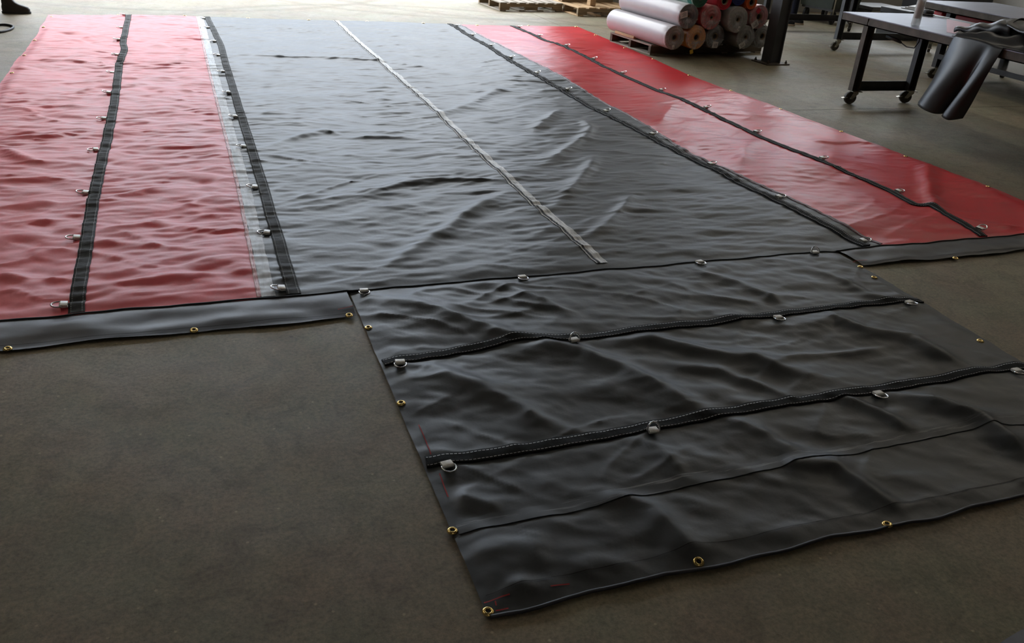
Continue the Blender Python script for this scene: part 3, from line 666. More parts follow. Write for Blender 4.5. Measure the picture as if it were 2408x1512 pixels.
# ------------------------------------------------------------------ pallet of vinyl rolls
PA = math.radians(7.5)
PAL_LOC = (5.755, 5.66, 0.0)
def pallet(name, label, loc, rz, L, D, nboards, hgt, mat, smat, notch=False):
    """stringers run along local x (length L), deck boards along local y (depth D)"""
    t = thing(name, label, 'pallet', loc, rz)
    th = 0.018; sh = hgt-2*th; rr = random.Random(int(L*100))
    for k in range(3):
        y0 = k*(D-0.045)/2
        def fn(b, y0=y0):
            if notch:
                xs = [0, 0.15*L, 0.40*L, 0.60*L, 0.85*L, L]
                for i in range(5):
                    z0 = th if i % 2 == 0 else th+0.045
                    b.box((xs[i], y0, z0), (xs[i+1], y0+0.045, th+sh))
            else: b.box((0, y0, th), (L, y0+0.045, th+sh))
        part('stringer', smat, t, fn)
    bw = L/nboards*0.74
    for k in range(nboards):
        x0 = k*(L-bw)/(nboards-1); j = rr.uniform(-0.006, 0.006)
        part('deck_board', mat, t, lambda b: b.box((x0, -0.008+j, th+sh), (x0+bw, D+0.008+j, hgt+rr.uniform(-0.001, 0.002)), bev=0.003))
    for k in range(4):
        x0 = k*(L-0.10)/3
        part('bottom_board', mat, t, lambda b: b.box((x0, 0, 0), (x0+0.10, D, th), bev=0.003))
    return t
pallet('pallet', 'low weathered pallet loaded with the wrapped vinyl rolls', PAL_LOC, PA, 1.74, 0.87, 11, 0.118, WOODG, WOODD)
def chock():
    t = thing('timber_chock', 'short tan timber chock wedged under the white roll', 'wood block', (5.705, 6.02, 0.1205), PA)
    part('block', TAN, t, lambda b: b.box((0, 0, 0), (0.05, 0.42, 0.034), bev=0.004))
chock()

PR = math.radians(6.2)
AX = Vector((-math.sin(PR), math.cos(PR), 0)); RT = Vector((math.cos(PR), math.sin(PR), 0))
def roll(label, x, z, r, length, body, face, core=0.038, film=False, offs=0.0, ragged=False, label_px=None, coremat=None, tip=None, grp='vinyl rolls on the pallet'):
    """front face centre lies on the front plane of the stack; axis runs back along AX"""
    base = Vector((5.875, 5.36, 0))+RT*((x-5.85)/math.cos(PR))-AX*offs
    t = thing('vinyl_roll', label, 'roll', (base.x, base.y, z), PR, grp)
    n = 36; rr = random.Random(int(x*1000+z*77))
    def bodyfn(b):
        rows = []
        prof = [(0.0, 0.985), (0.006, 1.0), (0.12, 1.0), (0.35, 1.0), (0.6, 1.0), (0.85, 1.0), (length-0.05, 1.0), (length-0.012, 0.985), (length, 0.93)]
        for (yy, k) in prof:
            rows.append([(r*k*(1+0.006*math.sin(3*a+yy*9)+0.004*math.sin(7*a+yy*4))*math.cos(a), yy, r*k*(1+0.006*math.sin(3*a+yy*9))*math.sin(a)) for a in [2*math.pi*i/n for i in range(n)]])
        b.grid(rows, closed_u=True)
        b.add([q for q in rows[-1]], [tuple(range(n))])
    part('roll_body', body, t, bodyfn)
    def facefn(b):
        M = rotm(x=math.pi/2)
        rings = [(core, 0.012), (core, -0.004)]
        k = 1
        while core+k*(r-core)/6 < r*0.985-1e-4:
            rq = core+k*(r-core)/6; rings += [(rq-0.002, -0.004+0.003*(k % 2)), (rq, -0.001+0.003*((k+1) % 2))]; k += 1
        rings += [(r*0.985, -0.002)]
        b.lathe([(a, -c) for a, c in rings], n, M)
    part('end_face', face, t, facefn)
    def corefn(b):
        M = rotm(x=-math.pi/2)
        b.lathe([(core*1.04, -0.006), (core*0.86, -0.006), (core*0.84, 0.02)], 20, M); b2 = MB(); b2.lathe([(core*0.84, 0.02), (core*0.84, 0.30), (0, 0.30)], 20, M); b2.build('core_hole', HOLE, t)
    part('core_tube', coremat or CARD, t, corefn)
    if film:
        def filmfn(b):
            P = []; m = 48
            for (rad, dy) in ((r*1.012, 0.022), (r*1.015, 0.0), (r*0.97, -0.010), (r*0.70, -0.014), (r*0.45, -0.010), (core*1.05, 0.004), (core*0.5, 0.05)):
                P.append([((rad)*math.cos(a), dy+(0.013*((i % 2)*2-1)*(1-abs(rad/r-0.6))+rr.uniform(-0.006, 0.006) if rad < r else 0), rad*math.sin(a)) for i, a in enumerate([2*math.pi*i/m for i in range(m)])])
            b.grid(P, closed_u=True)
        part('plastic_wrap', FILM, t, filmfn, 'crinkled clear plastic wrap over the end')
    if ragged:
        def rag(b):
            P = []; m = 40
            for j in range(4):
                P.append([(1.012*r*math.cos(a), 0.02+0.02*j+(0.02*math.sin(9*a)+rr.uniform(-0.012, 0.012) if j == 3 else 0), 1.012*r*math.sin(a)) for a in [2*math.pi*i/m for i in range(m)]])
            b.grid(P, closed_u=True)
        part('wrap_edge', ragged, t, rag)
    if label_px:
        a, rad, w, h, col = label_px
        M = rotm(y=a, loc=(rad*math.cos(a), -0.022, rad*math.sin(a)))
        lo = part('paper_label', col, t, lambda b: b.box((-w/2, -0.001, -h/2), (w/2, 0.001, h/2), M))
        if col is PAPER:
            part('print', INK, lo, lambda b: [b.box((-w*0.36, -0.002, -h*0.3+k*h*0.15), (w*(-0.36+rr.uniform(0.35, 0.7)), -0.0011, -h*0.3+k*h*0.15+h*0.05), M) for k in range(4)])
    return t
PAPER = pm('paper_label', (0.62, 0.60, 0.56), 0.6, var=0.06)
INK = pm('label_ink', (0.06, 0.06, 0.07), 0.6, var=0.1)
REDTAG = pm('red_tag', (0.55, 0.03, 0.05), 0.5, var=0.1)
YELTAG = pm('yellow_tag', (0.62, 0.38, 0.04), 0.5, var=0.1)
def rm(n, c, rough=0.35): return pm('roll_'+n, c, rough, var=0.18, scale=6, bump=0.1, bscale=15)
BROWN = rm('brown_face', (0.22, 0.18, 0.155)); DGREY = rm('dark_grey', (0.075, 0.075, 0.085)); GREY = rm('grey', (0.26, 0.26, 0.24)); ORANGE = rm('orange', (0.60, 0.27, 0.06))
REDR = rm('red', (0.42, 0.06, 0.065)); PINK = rm('pinkish_red', (0.55, 0.20, 0.20)); GREEN = rm('green', (0.03, 0.11, 0.075)); BRED = rm('bright_red', (0.42, 0.025, 0.04)); NAVY = rm('navy', (0.015, 0.025, 0.12)); BORANGE = rm('bright_orange', (0.65, 0.12, 0.025))
LGREEN = pm('green_wrap', (0.50, 0.66, 0.58), 0.28, var=0.08, scale=2.5, bump=0.12, bscale=6); GREENBAND = rm('green_band', (0.05, 0.22, 0.17))
ZB = 0.118
roll('white wrapped roll with brown end lowest at the stack corner', 5.85, 0.254, 0.134, 1.28, WHITEWRAP, BROWN, film=True, label_px=(-1.7, 0.10, 0.035, 0.03, PAPER))
roll('orange roll in clear plastic on the pallet beside the white roll', 6.16, 0.254, 0.134, 1.25, ORANGE, ORANGE, film=True, label_px=(-1.9, 0.165, 0.045, 0.045, YELTAG))
roll('dark grey roll on the pallet to the right of the orange roll', 6.47, 0.254, 0.134, 1.22, DGREY, DGREY, film=True, offs=-0.05, label_px=(-1.5, 0.09, 0.07, 0.08, PAPER))
roll('pale grey roll on the pallet with radial plastic creases', 6.89, 0.254, 0.134, 1.22, GREY, GREY, film=True, core=0.024, label_px=(-2.1, 0.10, 0.06, 0.09, PAPER))
roll('grey roll lowest and rightmost on the pallet, half behind the column', 7.18, 0.254, 0.134, 1.20, GREY, GREY, film=True, offs=-0.04)
roll('white wrapped roll with dark grey end lying on the orange roll', 6.0, 0.487, 0.136, 1.28, WHITEWRAP, DGREY, film=True, core=0.016, label_px=(2.9, 0.085, 0.10, 0.07, PAPER))
roll('red roll in clear plastic in the second layer', 6.315, 0.480, 0.136, 1.25, REDR, REDR, film=True, core=0.02, offs=0.02)
roll('grey roll with white label in the second layer', 6.69, 0.458, 0.146, 1.25, GREY, GREY, film=True, core=0.026, offs=0.04, label_px=(-1.35, 0.095, 0.05, 0.03, PAPER))
roll('pinkish red roll with red tag at the right of the second layer', 7.035, 0.487, 0.136, 1.22, PINK, PINK, film=True, core=0.04, label_px=(-2.2, 0.10, 0.075, 0.10, PAPER))
RT9 = COL.objects['vinyl_roll.008']; part('red_tag', REDTAG, RT9, lambda b: b.box((-0.028, -0.001, -0.028), (0.028, 0.001, 0.028), rotm(y=0.6, loc=(-0.045, -0.024, 0.075))))
roll('green roll with pale wrap in the top layer', 6.14, 0.696, 0.115, 1.30, LGREEN, GREEN, core=0.036, ragged=GREENBAND, offs=-0.02)
roll('bright red roll with wide core in the top layer', 6.48, 0.664, 0.105, 1.25, BRED, BRED, core=0.046)
roll('navy blue roll in the top layer beside the red one', 6.70, 0.718, 0.110, 1.25, NAVY, NAVY, core=0.04, offs=-0.02)
roll('slim bright orange roll at the right end of the top layer', 6.885, 0.650, 0.080, 1.15, BORANGE, BORANGE, core=0.040)

# ------------------------------------------------------------------ steel column
def column():
    t = thing('steel_column', 'dark steel H column on a bolted base plate beside the roll stack', 'column', (7.17, 5.24, 0), 0.06)
    part('shaft', PAINTPOST, t, lambda b: (b.box((-0.075, -0.085, 0.014), (-0.062, 0.085, CZ-0.002)), b.box((0.062, -0.085, 0.014), (0.075, 0.085, CZ-0.002)), b.box((-0.062, -0.055, 0.014), (0.062, -0.045, CZ-0.002)), b.box((-0.062, 0.045, 0.014), (0.062, 0.055, CZ-0.002))))
    part('base_plate', RUSTSTEEL, t, lambda b: b.box((-0.17, -0.15, 0), (0.17, 0.15, 0.014), bev=0.003))
    for sx in (-0.135, 0.135):
        for sy in (-0.115, 0.115):
            part('anchor_bolt', RUSTSTEEL, t, lambda b: (b.lathe([(0, 0.032), (0.016, 0.032), (0.016, 0.014)], 6, rotm(loc=(sx, sy, 0)), False), b.tube([(sx, sy, 0.03), (sx, sy, 0.05)], 0.008, 8)))
column()

# ------------------------------------------------------------------ steel work tables on casters
def caster(parent, x, y, ztop, rz, wheel=0.055, rub=RUBBER, brake=True):
    """swivel caster under a leg at (x, y); bracket top at ztop"""
    tr = 0.04; M = rotm(z=rz, loc=(x, y, 0)); cz = wheel
    c = part('caster', ZINC, parent, lambda b: (
        b.box((-0.05, -0.045, ztop-0.006), (0.05, 0.045, ztop), M),
        b.lathe([(0.034, ztop-0.006), (0.034, ztop-0.022), (0, ztop-0.022)], 14, M),
        b.add([tuple(M @ Vector(q)) for q in [(-0.030, s, ztop-0.022) for s in (-0.026, -0.022)]+[(0.030, s, ztop-0.022) for s in (-0.026, -0.022)]+[(tr+0.014, s, cz-0.010) for s in (-0.026, -0.022)]+[(tr-0.016, s, cz-0.010) for s in (-0.026, -0.022)]], [(0, 2, 4, 6), (1, 7, 5, 3), (0, 1, 3, 2), (2, 3, 5, 4), (4, 5, 7, 6), (6, 7, 1, 0)]),
        b.add([tuple(M @ Vector(q)) for q in [(-0.030, s, ztop-0.022) for s in (0.022, 0.026)]+[(0.030, s, ztop-0.022) for s in (0.022, 0.026)]+[(tr+0.014, s, cz-0.010) for s in (0.022, 0.026)]+[(tr-0.016, s, cz-0.010) for s in (0.022, 0.026)]], [(0, 2, 4, 6), (1, 7, 5, 3), (0, 1, 3, 2), (2, 3, 5, 4), (4, 5, 7, 6), (6, 7, 1, 0)]),
        b.tube([tuple(M @ Vector((tr, -0.03, cz))), tuple(M @ Vector((tr, 0.03, cz)))], 0.008, 8)))
    W = M @ Matrix.Translation((tr, 0, cz)) @ Matrix.Rotation(math.pi/2, 4, 'X')
    part('wheel', rub, c, lambda b: b.lathe([(0.012, -0.019), (wheel*0.62, -0.016), (wheel*0.66, -0.019), (wheel*0.95, -0.019), (wheel, -0.012), (wheel, 0.012), (wheel*0.95, 0.019), (wheel*0.66, 0.019), (wheel*0.62, 0.016), (0.012, 0.019)], 24, W))
    if brake: part('brake_pedal', ZINC, c, lambda b: b.box((tr+0.02, -0.02, cz+0.02), (tr+wheel+0.012, 0.02, cz+0.026), M @ rotm(y=0.25)))
    return c
def table(label, loc, L, W, zt, ends, shelf=None, legw=0.09, topmat=TOPSTEEL, apron=RUSTSTEEL, frontlegmat=RUSTSTEEL, rz=0.0, overhang=0.0, casters=True, zleg=0.13, joint=None, crot=(0.9, 2.2), legx=(0.03, None), legdark=DARKSTEEL, wheel=0.055):
    """top spans local x 0..W and y 0..-L; the viewer side is x = 0"""
    t = thing('work_table', label, 'table', loc, rz, 'steel work tables')
    ah = 0.078
    part('table_top', topmat, t, lambda b: b.box((0, -L, zt-0.010), (W, 0, zt), bev=0.003))
    def rail(b, y0, y1): b.box((0.004, y0, zt-ah), (0.012, y1, zt-0.0105)); b.box((0.004, y0, zt-ah), (0.05, y1, zt-ah+0.008))
    segs = [(-L, joint-0.006), (joint+0.006, 0)] if joint else [(-L, 0)]
    for (a, b_) in segs: part('apron', apron, t, lambda b: rail(b, a+0.002, b_-0.002), 'brown steel apron along the front edge')
    part('apron', apron, t, lambda b: (b.box((W-0.012, -L+0.002, zt-ah), (W-0.004, -0.002, zt-0.0105)),))
    part('apron', apron, t, lambda b: b.box((0.013, -0.012, zt-ah), (W-0.013, -0.004, zt-0.0105)))
    part('apron', apron, t, lambda b: b.box((0.013, -L+0.004, zt-ah), (W-0.013, -L+0.012, zt-0.0105)))
    x1 = legx[1] if legx[1] else W-0.03-legw
    for ye in ends:
        for i, x0 in enumerate((legx[0], x1)):
            mt = frontlegmat if i == 0 else legdark
            part('leg', mt, t, lambda b: (b.box((x0, ye-0.008, zleg), (x0+legw, ye, zt-ah)), b.box((x0, ye-0.06, zleg), (x0+0.008, ye-0.0085, zt-ah)), b.box((x0+legw-0.008, ye-0.06, zleg), (x0+legw, ye-0.0085, zt-ah))))
            if casters: caster(t, x0+legw/2+0.02, ye-0.035, zleg-0.001, crot[i], wheel)
        part('cross_rail', legdark, t, lambda b: (b.box((legx[0]+legw+0.001, ye-0.008, zleg+0.004), (x1-0.001, ye, zleg+0.084)), b.box((legx[0]+legw+0.001, ye-0.055, zleg), (x1-0.001, ye, zleg+0.0035))))
    if shelf:
        zs, y0, y1 = shelf
        part('shelf', pm('shelf_plate', (0.33, 0.30, 0.26), 0.16, 0.7, var=0.2, scale=4, rvar=0.05), t, lambda b: b.box((0.03, y0, zs-0.006), (W-0.03, y1, zs), bev=0.001))
        part('shelf_rail', DARKSTEEL, t, lambda b: (b.box((0.018, y0, zs-0.05), (0.029, y1, zs+0.004)),))
    return t
T1 = table('near steel work table with black vinyl draped over its edge', (6.665, 3.60, 0), 4.0, 1.15, 0.812, (-0.34, -3.5), joint=-0.37, legx=(-0.010, 0.69), crot=(2.95, 2.75), wheel=0.060)
T2 = table('steel work table with shiny lower shelf behind the draped table', (8.80, 4.86, 0), 4.2, 1.2, 0.812, (-0.44, -3.6), shelf=(0.28, -3.6, -0.50), frontlegmat=DARKSTEEL, crot=(2.8, 0.4))
T3 = table('dark steel table frame on casters farther back by the column', (8.76, 7.98, 0), 2.3, 1.75, 0.95, (-0.14, -1.83), frontlegmat=PAINTPOST, apron=DARKSTEEL, zleg=0.145, crot=(3.0, -2.4), legw=0.085)

# ------------------------------------------------------------------ black vinyl draped over the near table
def drape():
    zt = 0.812; EX = 6.665                                    # table edge
    t = thing('vinyl_sheet', 'loose sheet of black vinyl hanging over the edge of the near table', 'sheet', (EX, 2.0, zt+0.002))
    O = Vector((EX, 2.0, zt+0.002))
    def W(p): return tuple(Vector(p)-O)
    # hanging part: top curve on the table edge, bottom curve swings into two round lobes
    top = [(EX+0.16, 2.19, zt+0.012), (EX+0.02, 2.20, zt+0.016), (EX-0.012, 2.10, zt+0.022), (EX-0.016, 2.00, zt+0.030), (EX-0.018, 1.90, zt+0.030), (EX-0.02, 1.81, zt+0.020), (EX-0.016, 1.75, zt+0.012), (EX-0.012, 1.70, zt+0.008), (EX-0.010, 1.665, zt+0.006)]
    bot = [(EX+0.06, 2.30, 0.30), (EX-0.02, 2.285, 0.275), (EX-0.13, 2.235, 0.255), (EX-0.20, 2.13, 0.235), (EX-0.17, 2.00, 0.215), (EX-0.06, 1.955, 0.225), (EX-0.15, 1.93, 0.215), (EX-0.16, 1.84, 0.20), (EX-0.08, 1.775, 0.23)]
    def crv(P, s):
        n = len(P)-1; x = s*n; i = min(int(x), n-1); f = x-i
        p0, p1, p2, p3 = (Vector(P[max(i-1, 0)]), Vector(P[i]), Vector(P[i+1]), Vector(P[min(i+2, n)]))
        return 0.5*((2*p1)+(p2-p0)*f+(2*p0-5*p1+4*p2-p3)*f*f+(3*p1-p0-3*p2+p3)*f**3)
    rows = []; NU, NV = 56, 30
    for j in range(NV+1):
        tt = j/NV; row = []
        for i in range(NU+1):
            s = i/NU; a = crv(top, s); c = crv(bot, s)
            p = a.lerp(c, tt); g = math.sin(tt*math.pi)
            p.x -= 0.020*g*(1-tt)+0.010*math.sin(s*14+tt*3)*g*tt
            p.y = a.y+(c.y-a.y)*(tt**1.15)
            row.append(W(p))
        rows.append(row)
    part('hanging_fold', DRAPE, t, lambda b: b.grid(rows))
    # part lying on the table top: crumpled swells running away to the right
    rows = []
    for j in range(41):
        v = j/40; row = []
        for i in range(61):
            u = i/60
            y = 2.20-0.55*u*0.0-(2.20-0.75)*u; x = EX-0.010+0.62*v*(0.25+0.75*min(1, u*1.8+0.15))
            h = 0.012+0.085*math.exp(-((v-0.62+0.25*u)/0.16)**2)*min(1, u*3)*(0.7+0.3*math.sin(u*9))
            h += 0.06*math.exp(-((v-0.15-0.35*u)/0.12)**2)*math.exp(-((u-0.3)/0.25)**2)
            h += 0.08*math.exp(-((v-0.70)/0.2)**2)*math.exp(-((u-0.28)/0.16)**2)+0.030*abs(math.sin(u*15+v*7))*math.sin(v*math.pi)+0.018*math.sin(u*31-v*13)*math.sin(v*math.pi)
            h *= min(1, (1-v)*6+0.1)*min(1, v*5+0.25)
            row.append(W((x, y, zt+max(h, 0.006))))
        rows.append(row)
    part('crumpled_top', DRAPE, t, lambda b: b.grid(rows))
    # a rolled-over fold lying on the pile, cone shaped with an open dark mouth
    ax0 = Vector((EX+0.16, 2.33, zt+0.034)); ax1 = Vector((EX+0.30, 1.84, zt+0.125))
    d = (ax1-ax0).normalized(); uu = d.cross(Vector((0, 0, 1))).normalized(); vv = uu.cross(d)
    rows = []
    for j in range(25):
        f = j/24; c = ax0.lerp(ax1, f); r = 0.030+0.085*f; row = []
        for i in range(34):
            a = -0.5+i/33*5.3; rr2 = r*(1+0.10*i/33); row.append(W(c+uu*(rr2*1.35*math.cos(a))+vv*(rr2*0.72*math.sin(a)+0.01*math.sin(f*17+a))))
        rows.append(row)
    part('rolled_fold', DRAPE, t, lambda b: b.grid(rows))
    ax0 = Vector((EX+0.32, 1.90, zt+0.120)); ax1 = Vector((EX+0.24, 1.00, zt+0.10))
    d = (ax1-ax0).normalized(); uu = d.cross(Vector((0, 0, 1))).normalized(); vv = uu.cross(d)
    rows = []
    for j in range(21):
        f = j/20; c = ax0.lerp(ax1, f); r = 0.10+0.03*math.sin(f*3); row = []
        for i in range(30):
            a = 0.2+i/29*4.4; row.append(W(c+uu*(r*1.5*math.cos(a))+vv*(r*0.75*math.sin(a)+0.012*math.sin(f*15+2*a))))
        rows.append(row)
    part('rolled_fold', DRAPE, t, lambda b: b.grid(rows))
    for o in t.children: 
        sm = o.modifiers.new('thickness', 'SOLIDIFY'); sm.thickness = 0.004; sm.offset = 0
drape()

# ------------------------------------------------------------------ things on and under the near table
ZT = 0.812
def bottle():
    x, y = G(2152, 60, ZT)[:2]; x = max(x, 6.665+0.05)
    t = thing('clear_jar', 'tall clear plastic jar with dark parts inside on the near table', 'jar', (x, y, ZT+0.001))
    glass = pm('clear_plastic', (0.85, 0.87, 0.84), 0.12, var=0.03, alpha=0.38); glass2 = pm('jar_rim', (0.80, 0.82, 0.78), 0.2, var=0.05, alpha=0.6)
    part('jar_wall', glass, t, lambda b: b.lathe([(0, 0.0), (0.036, 0.0), (0.039, 0.006), (0.039, 0.255), (0.036, 0.258), (0.035, 0.250), (0.036, 0.008), (0, 0.006)], 28))
    part('jar_band', glass2, t, lambda b: b.lathe([(0.0395, 0.225), (0.0415, 0.228), (0.0415, 0.252), (0.0395, 0.256)], 28))
    part('contents', pm('dark_parts', (0.12, 0.10, 0.06), 0.5, var=0.5, scale=40, bump=0.6, bscale=50), t, lambda b: b.lathe([(0, 0.06), (0.026, 0.062), (0.028, 0.10), (0.024, 0.17), (0.015, 0.205), (0, 0.21)], 16))
    part('brown_note', pm('brown_note', (0.35, 0.19, 0.06), 0.6), t, lambda b: b.lathe([(0.030, 0.165), (0.031, 0.167), (0.031, 0.198), (0.030, 0.20)], 16))
    part('lid', BLACKRUBBER, t, lambda b: b.lathe([(0, 0.262), (0.040, 0.262), (0.042, 0.266), (0.042, 0.286), (0.038, 0.292), (0, 0.292)], 28))
bottle()
def tools():
    p = G(2195, 40, ZT); t = thing('hand_shears', 'black steel hand shears lying open on the near table', 'shears', (p[0], p[1], ZT+0.001), -0.95)
    for s in (-1, 1):
        part('blade', ZINC, t, lambda b: b.add([(0, 0.004*s, 0.006), (0.15, 0.012*s, 0.004), (0.15, 0.020*s, 0.004), (0, 0.026*s, 0.006), (0, 0.004*s, 0.012), (0.15, 0.012*s, 0.008), (0.15, 0.020*s, 0.008), (0, 0.026*s, 0.012)], [(0, 1, 2, 3), (7, 6, 5, 4), (0, 4, 5, 1), (1, 5, 6, 2), (2, 6, 7, 3), (3, 7, 4, 0)]))
        part('handle', BLACKRUBBER, t, lambda b: b.tube([(0, 0.015*s, 0.010), (-0.05, 0.030*s, 0.012), (-0.11, 0.042*s, 0.012), (-0.15, 0.030*s, 0.012), (-0.12, 0.018*s, 0.012), (-0.06, 0.016*s, 0.011), (-0.01, 0.010*s, 0.010)], 0.007, 8))
    part('pivot', ZINC, t, lambda b: b.lathe([(0, 0.018), (0.009, 0.018), (0.010, 0.012)], 10))
    p = G(2178, 36, ZT); t = thing('tape_dispenser', 'small black tape gun lying behind the clear jar', 'tape gun', (p[0]+0.02, p[1], ZT+0.001), 0.4)
    part('roll_drum', BLACKRUBBER, t, lambda b: b.lathe([(0.028, 0.0), (0.046, 0.0), (0.046, 0.048), (0.028, 0.048), (0.028, 0.0)], 24))
    part('grip', BLACKRUBBER, t, lambda b: b.tube([(0.04, 0, 0.024), (0.10, 0.01, 0.024), (0.16, 0.03, 0.022)], [0.016, 0.014, 0.012], 10))
    part('blade_arm', ZINC, t, lambda b: b.box((-0.02, 0.044, 0.004), (0.10, 0.050, 0.044)))
    q = [G(u, v, ZT) for u, v in ((2226, 76), (2266, 84), (2283, 57), (2226, 45))]  # flat pink quad paints the red cases' reflection on the table top
    c = sum(q)/4; t = thing('case_reflection', 'pale pink reflection of the red cases painted on the near table top', 'sheet', (c[0], c[1], ZT+0.001))
    part('reflection_quad', pm('pink_reflection', (0.62, 0.38, 0.45), 0.45, var=0.05), t, lambda b: b.add([(p_[0]-c[0], p_[1]-c[1], z) for z in (0.0, 0.0015) for p_ in q], [(3, 2, 1, 0), (4, 5, 6, 7), (0, 1, 5, 4), (1, 2, 6, 5), (2, 3, 7, 6), (3, 0, 4, 7)]))
tools()
def lead():
    t = thing('hanging_lead', 'thin dark cable with plug hanging under the near table', 'cable', (6.86, 3.05, 0.73))
    part('cord', BLACKRUBBER, t, lambda b: b.tube([(0.05, -0.25, 0.0), (0.05, -0.26, -0.06), (0.045, -0.23, -0.12), (0.03, -0.15, -0.125), (0.02, -0.08, -0.10)], 0.005, 8))
    part('plug', DARKSTEEL, t, lambda b: b.tube([(0.02, -0.08, -0.10), (0.012, -0.02, -0.085), (0.0, 0.10, -0.070)], [0.010, 0.017, 0.016], 10))
lead()
# red tool cases on the upper shelf of the second table
part('shelf', DARKSTEEL, T2, lambda b: (b.box((0.20, -1.9, 0.500), (1.17, -0.02, 0.508)), b.box((0.20, -1.9, 0.46), (0.21, -0.02, 0.4995))), 'dark upper shelf under the top')
for (lab, y0, y1, x, z0, hgt) in (('long red tool case under the top of the second table', 4.03, 4.62, 9.22, 0.509, 0.19), ('short red tool case at the far end under the second table top', 4.66, 4.82, 9.12, 0.509, 0.20), ('red tool case behind the rolled black vinyl under the second table top', 3.42, 3.95, 9.22, 0.509, 0.19)):
    t = thing('tool_case', lab, 'tool case', (x, (y0+y1)/2, z0)); hl = (y1-y0)/2-0.01; RC_ = pm('red_case', (0.50, 0.02, 0.02), 0.35, var=0.1)
    part('case_body', BLACKRUBBER, t, lambda b: b.box((-0.09, -hl, 0), (0.09, hl, hgt*0.42), bev=0.008))
    part('case_lid', RC_, t, lambda b: b.box((-0.09, -hl, hgt*0.42+0.001), (0.09, hl, hgt), bev=0.012))
    part('latch', ZINC, t, lambda b: b.box((-0.096, -0.03, hgt*0.3), (-0.0905, 0.03, hgt*0.55)))
    part('handle', BLACKRUBBER, t, lambda b: b.tube([(0, -hl*0.5, hgt), (0, -hl*0.45, hgt+0.03), (0, hl*0.45, hgt+0.03), (0, hl*0.5, hgt)], 0.009, 8))

# ------------------------------------------------------------------ far pallets
FP = pallet('pallet', 'empty grey pallet standing on the floor beyond the tarp', (5.02, 8.985, 0), 0.10, 1.05, 0.80, 7, 0.125, WOODG, WOOD, True)
FP2 = pallet('pallet', 'brown pallet carrying a timber block behind the white rolls', (6.14, 8.66, 0), 0.12, 1.05, 0.85, 6, 0.125, TAN, WOOD, True)
t = thing('timber_block', 'upright rough timber block on the brown far pallet', 'wood block', (6.42, 8.86, 0.127), 0.14)
part('block', TAN, t, lambda b: b.box((0, 0, 0), (0.10, 0.10, 0.55), bev=0.005))
t = thing('timber_block', 'long dark timber beam lying across the brown far pallet', 'wood block', (6.12, 9.25, 0.127), 0.14)
part('beam', WOOD, t, lambda b: b.box((0, 0, 0), (0.95, 0.12, 0.30), bev=0.005))
t = thing('brick_stack', 'reddish crate standing behind the empty grey pallet', 'crate', (5.0, 9.86, 0.0), 0.05)
CR = pm('brick_red_board', (0.16, 0.05, 0.035), 0.8, var=0.3, scale=10)
for k in range(4): part('board', CR, t, lambda b: b.box((0, 0, 0.005+k*0.07), (0.9, 0.05, 0.065+k*0.07), bev=0.003))
for x in (0.02, 0.44, 0.84): part('post', WOODD, t, lambda b: b.box((x, 0.051, 0), (x+0.05, 0.10, 0.29)))

# ------------------------------------------------------------------ cart, board and boxes at the back
def bin_cart():
    t = thing('waste_cart', 'dark green wheeled waste cart beyond the table frame', 'cart', (10.75, 8.75, 0), 0.25)
    part('tub', pm('dark_green_plastic', (0.035, 0.045, 0.035), 0.5, var=0.2), t, lambda b: b.add([(-0.30, -0.28, 0.24), (0.40, -0.28, 0.24), (0.40, 0.35, 0.24), (-0.30, 0.35, 0.24), (-0.36, -0.36, 1.0), (0.48, -0.36, 1.0), (0.48, 0.42, 1.0), (-0.36, 0.42, 1.0)], [(3, 2, 1, 0), (0, 1, 5, 4), (1, 2, 6, 5), (2, 3, 7, 6), (3, 0, 4, 7)]))
    part('rim', DARKSTEEL, t, lambda b: b.tube([(-0.37, -0.37, 1.0), (0.49, -0.37, 1.0), (0.49, 0.43, 1.0), (-0.37, 0.43, 1.0)], 0.02, 8, closed=True))
    part('upright', CHROME, t, lambda b: b.tube([(-0.31, -0.33, 0.16), (-0.38, -0.38, 1.0)], 0.012, 8))
    part('chassis', DARKSTEEL, t, lambda b: b.box((-0.28, -0.30, 0.205), (0.38, 0.33, 0.238)))
    for (x, y) in ((-0.20, -0.26), (0.30, -0.26), (-0.20, 0.28), (0.30, 0.28)):
        part('wheel', BLACKRUBBER, t, lambda b: b.lathe([(0.012, -0.022), (0.055, -0.020), (0.060, -0.024), (0.094, -0.024), (0.102, -0.014), (0.102, 0.014), (0.094, 0.024), (0.060, 0.024), (0.055, 0.020), (0.012, 0.022)], 24, rotm(x=math.pi/2, z=0.3, loc=(x, y, 0.102))))
bin_cart()
t = thing('plywood_board', 'pale plywood offcut on a grey carton behind the worker', 'board', (9.85, 9.35, 0.0), -0.35)
part('board', pm('pale_plywood', (0.62, 0.55, 0.42), 0.6, var=0.1), t, lambda b: b.box((-0.45, -0.3, 0.36), (0.35, 0.3, 0.42), bev=0.003))
part('carton', pm('grey_carton', (0.16, 0.15, 0.13), 0.7, var=0.15), t, lambda b: b.box((-0.42, -0.27, 0), (0.32, 0.27, 0.359), bev=0.004))
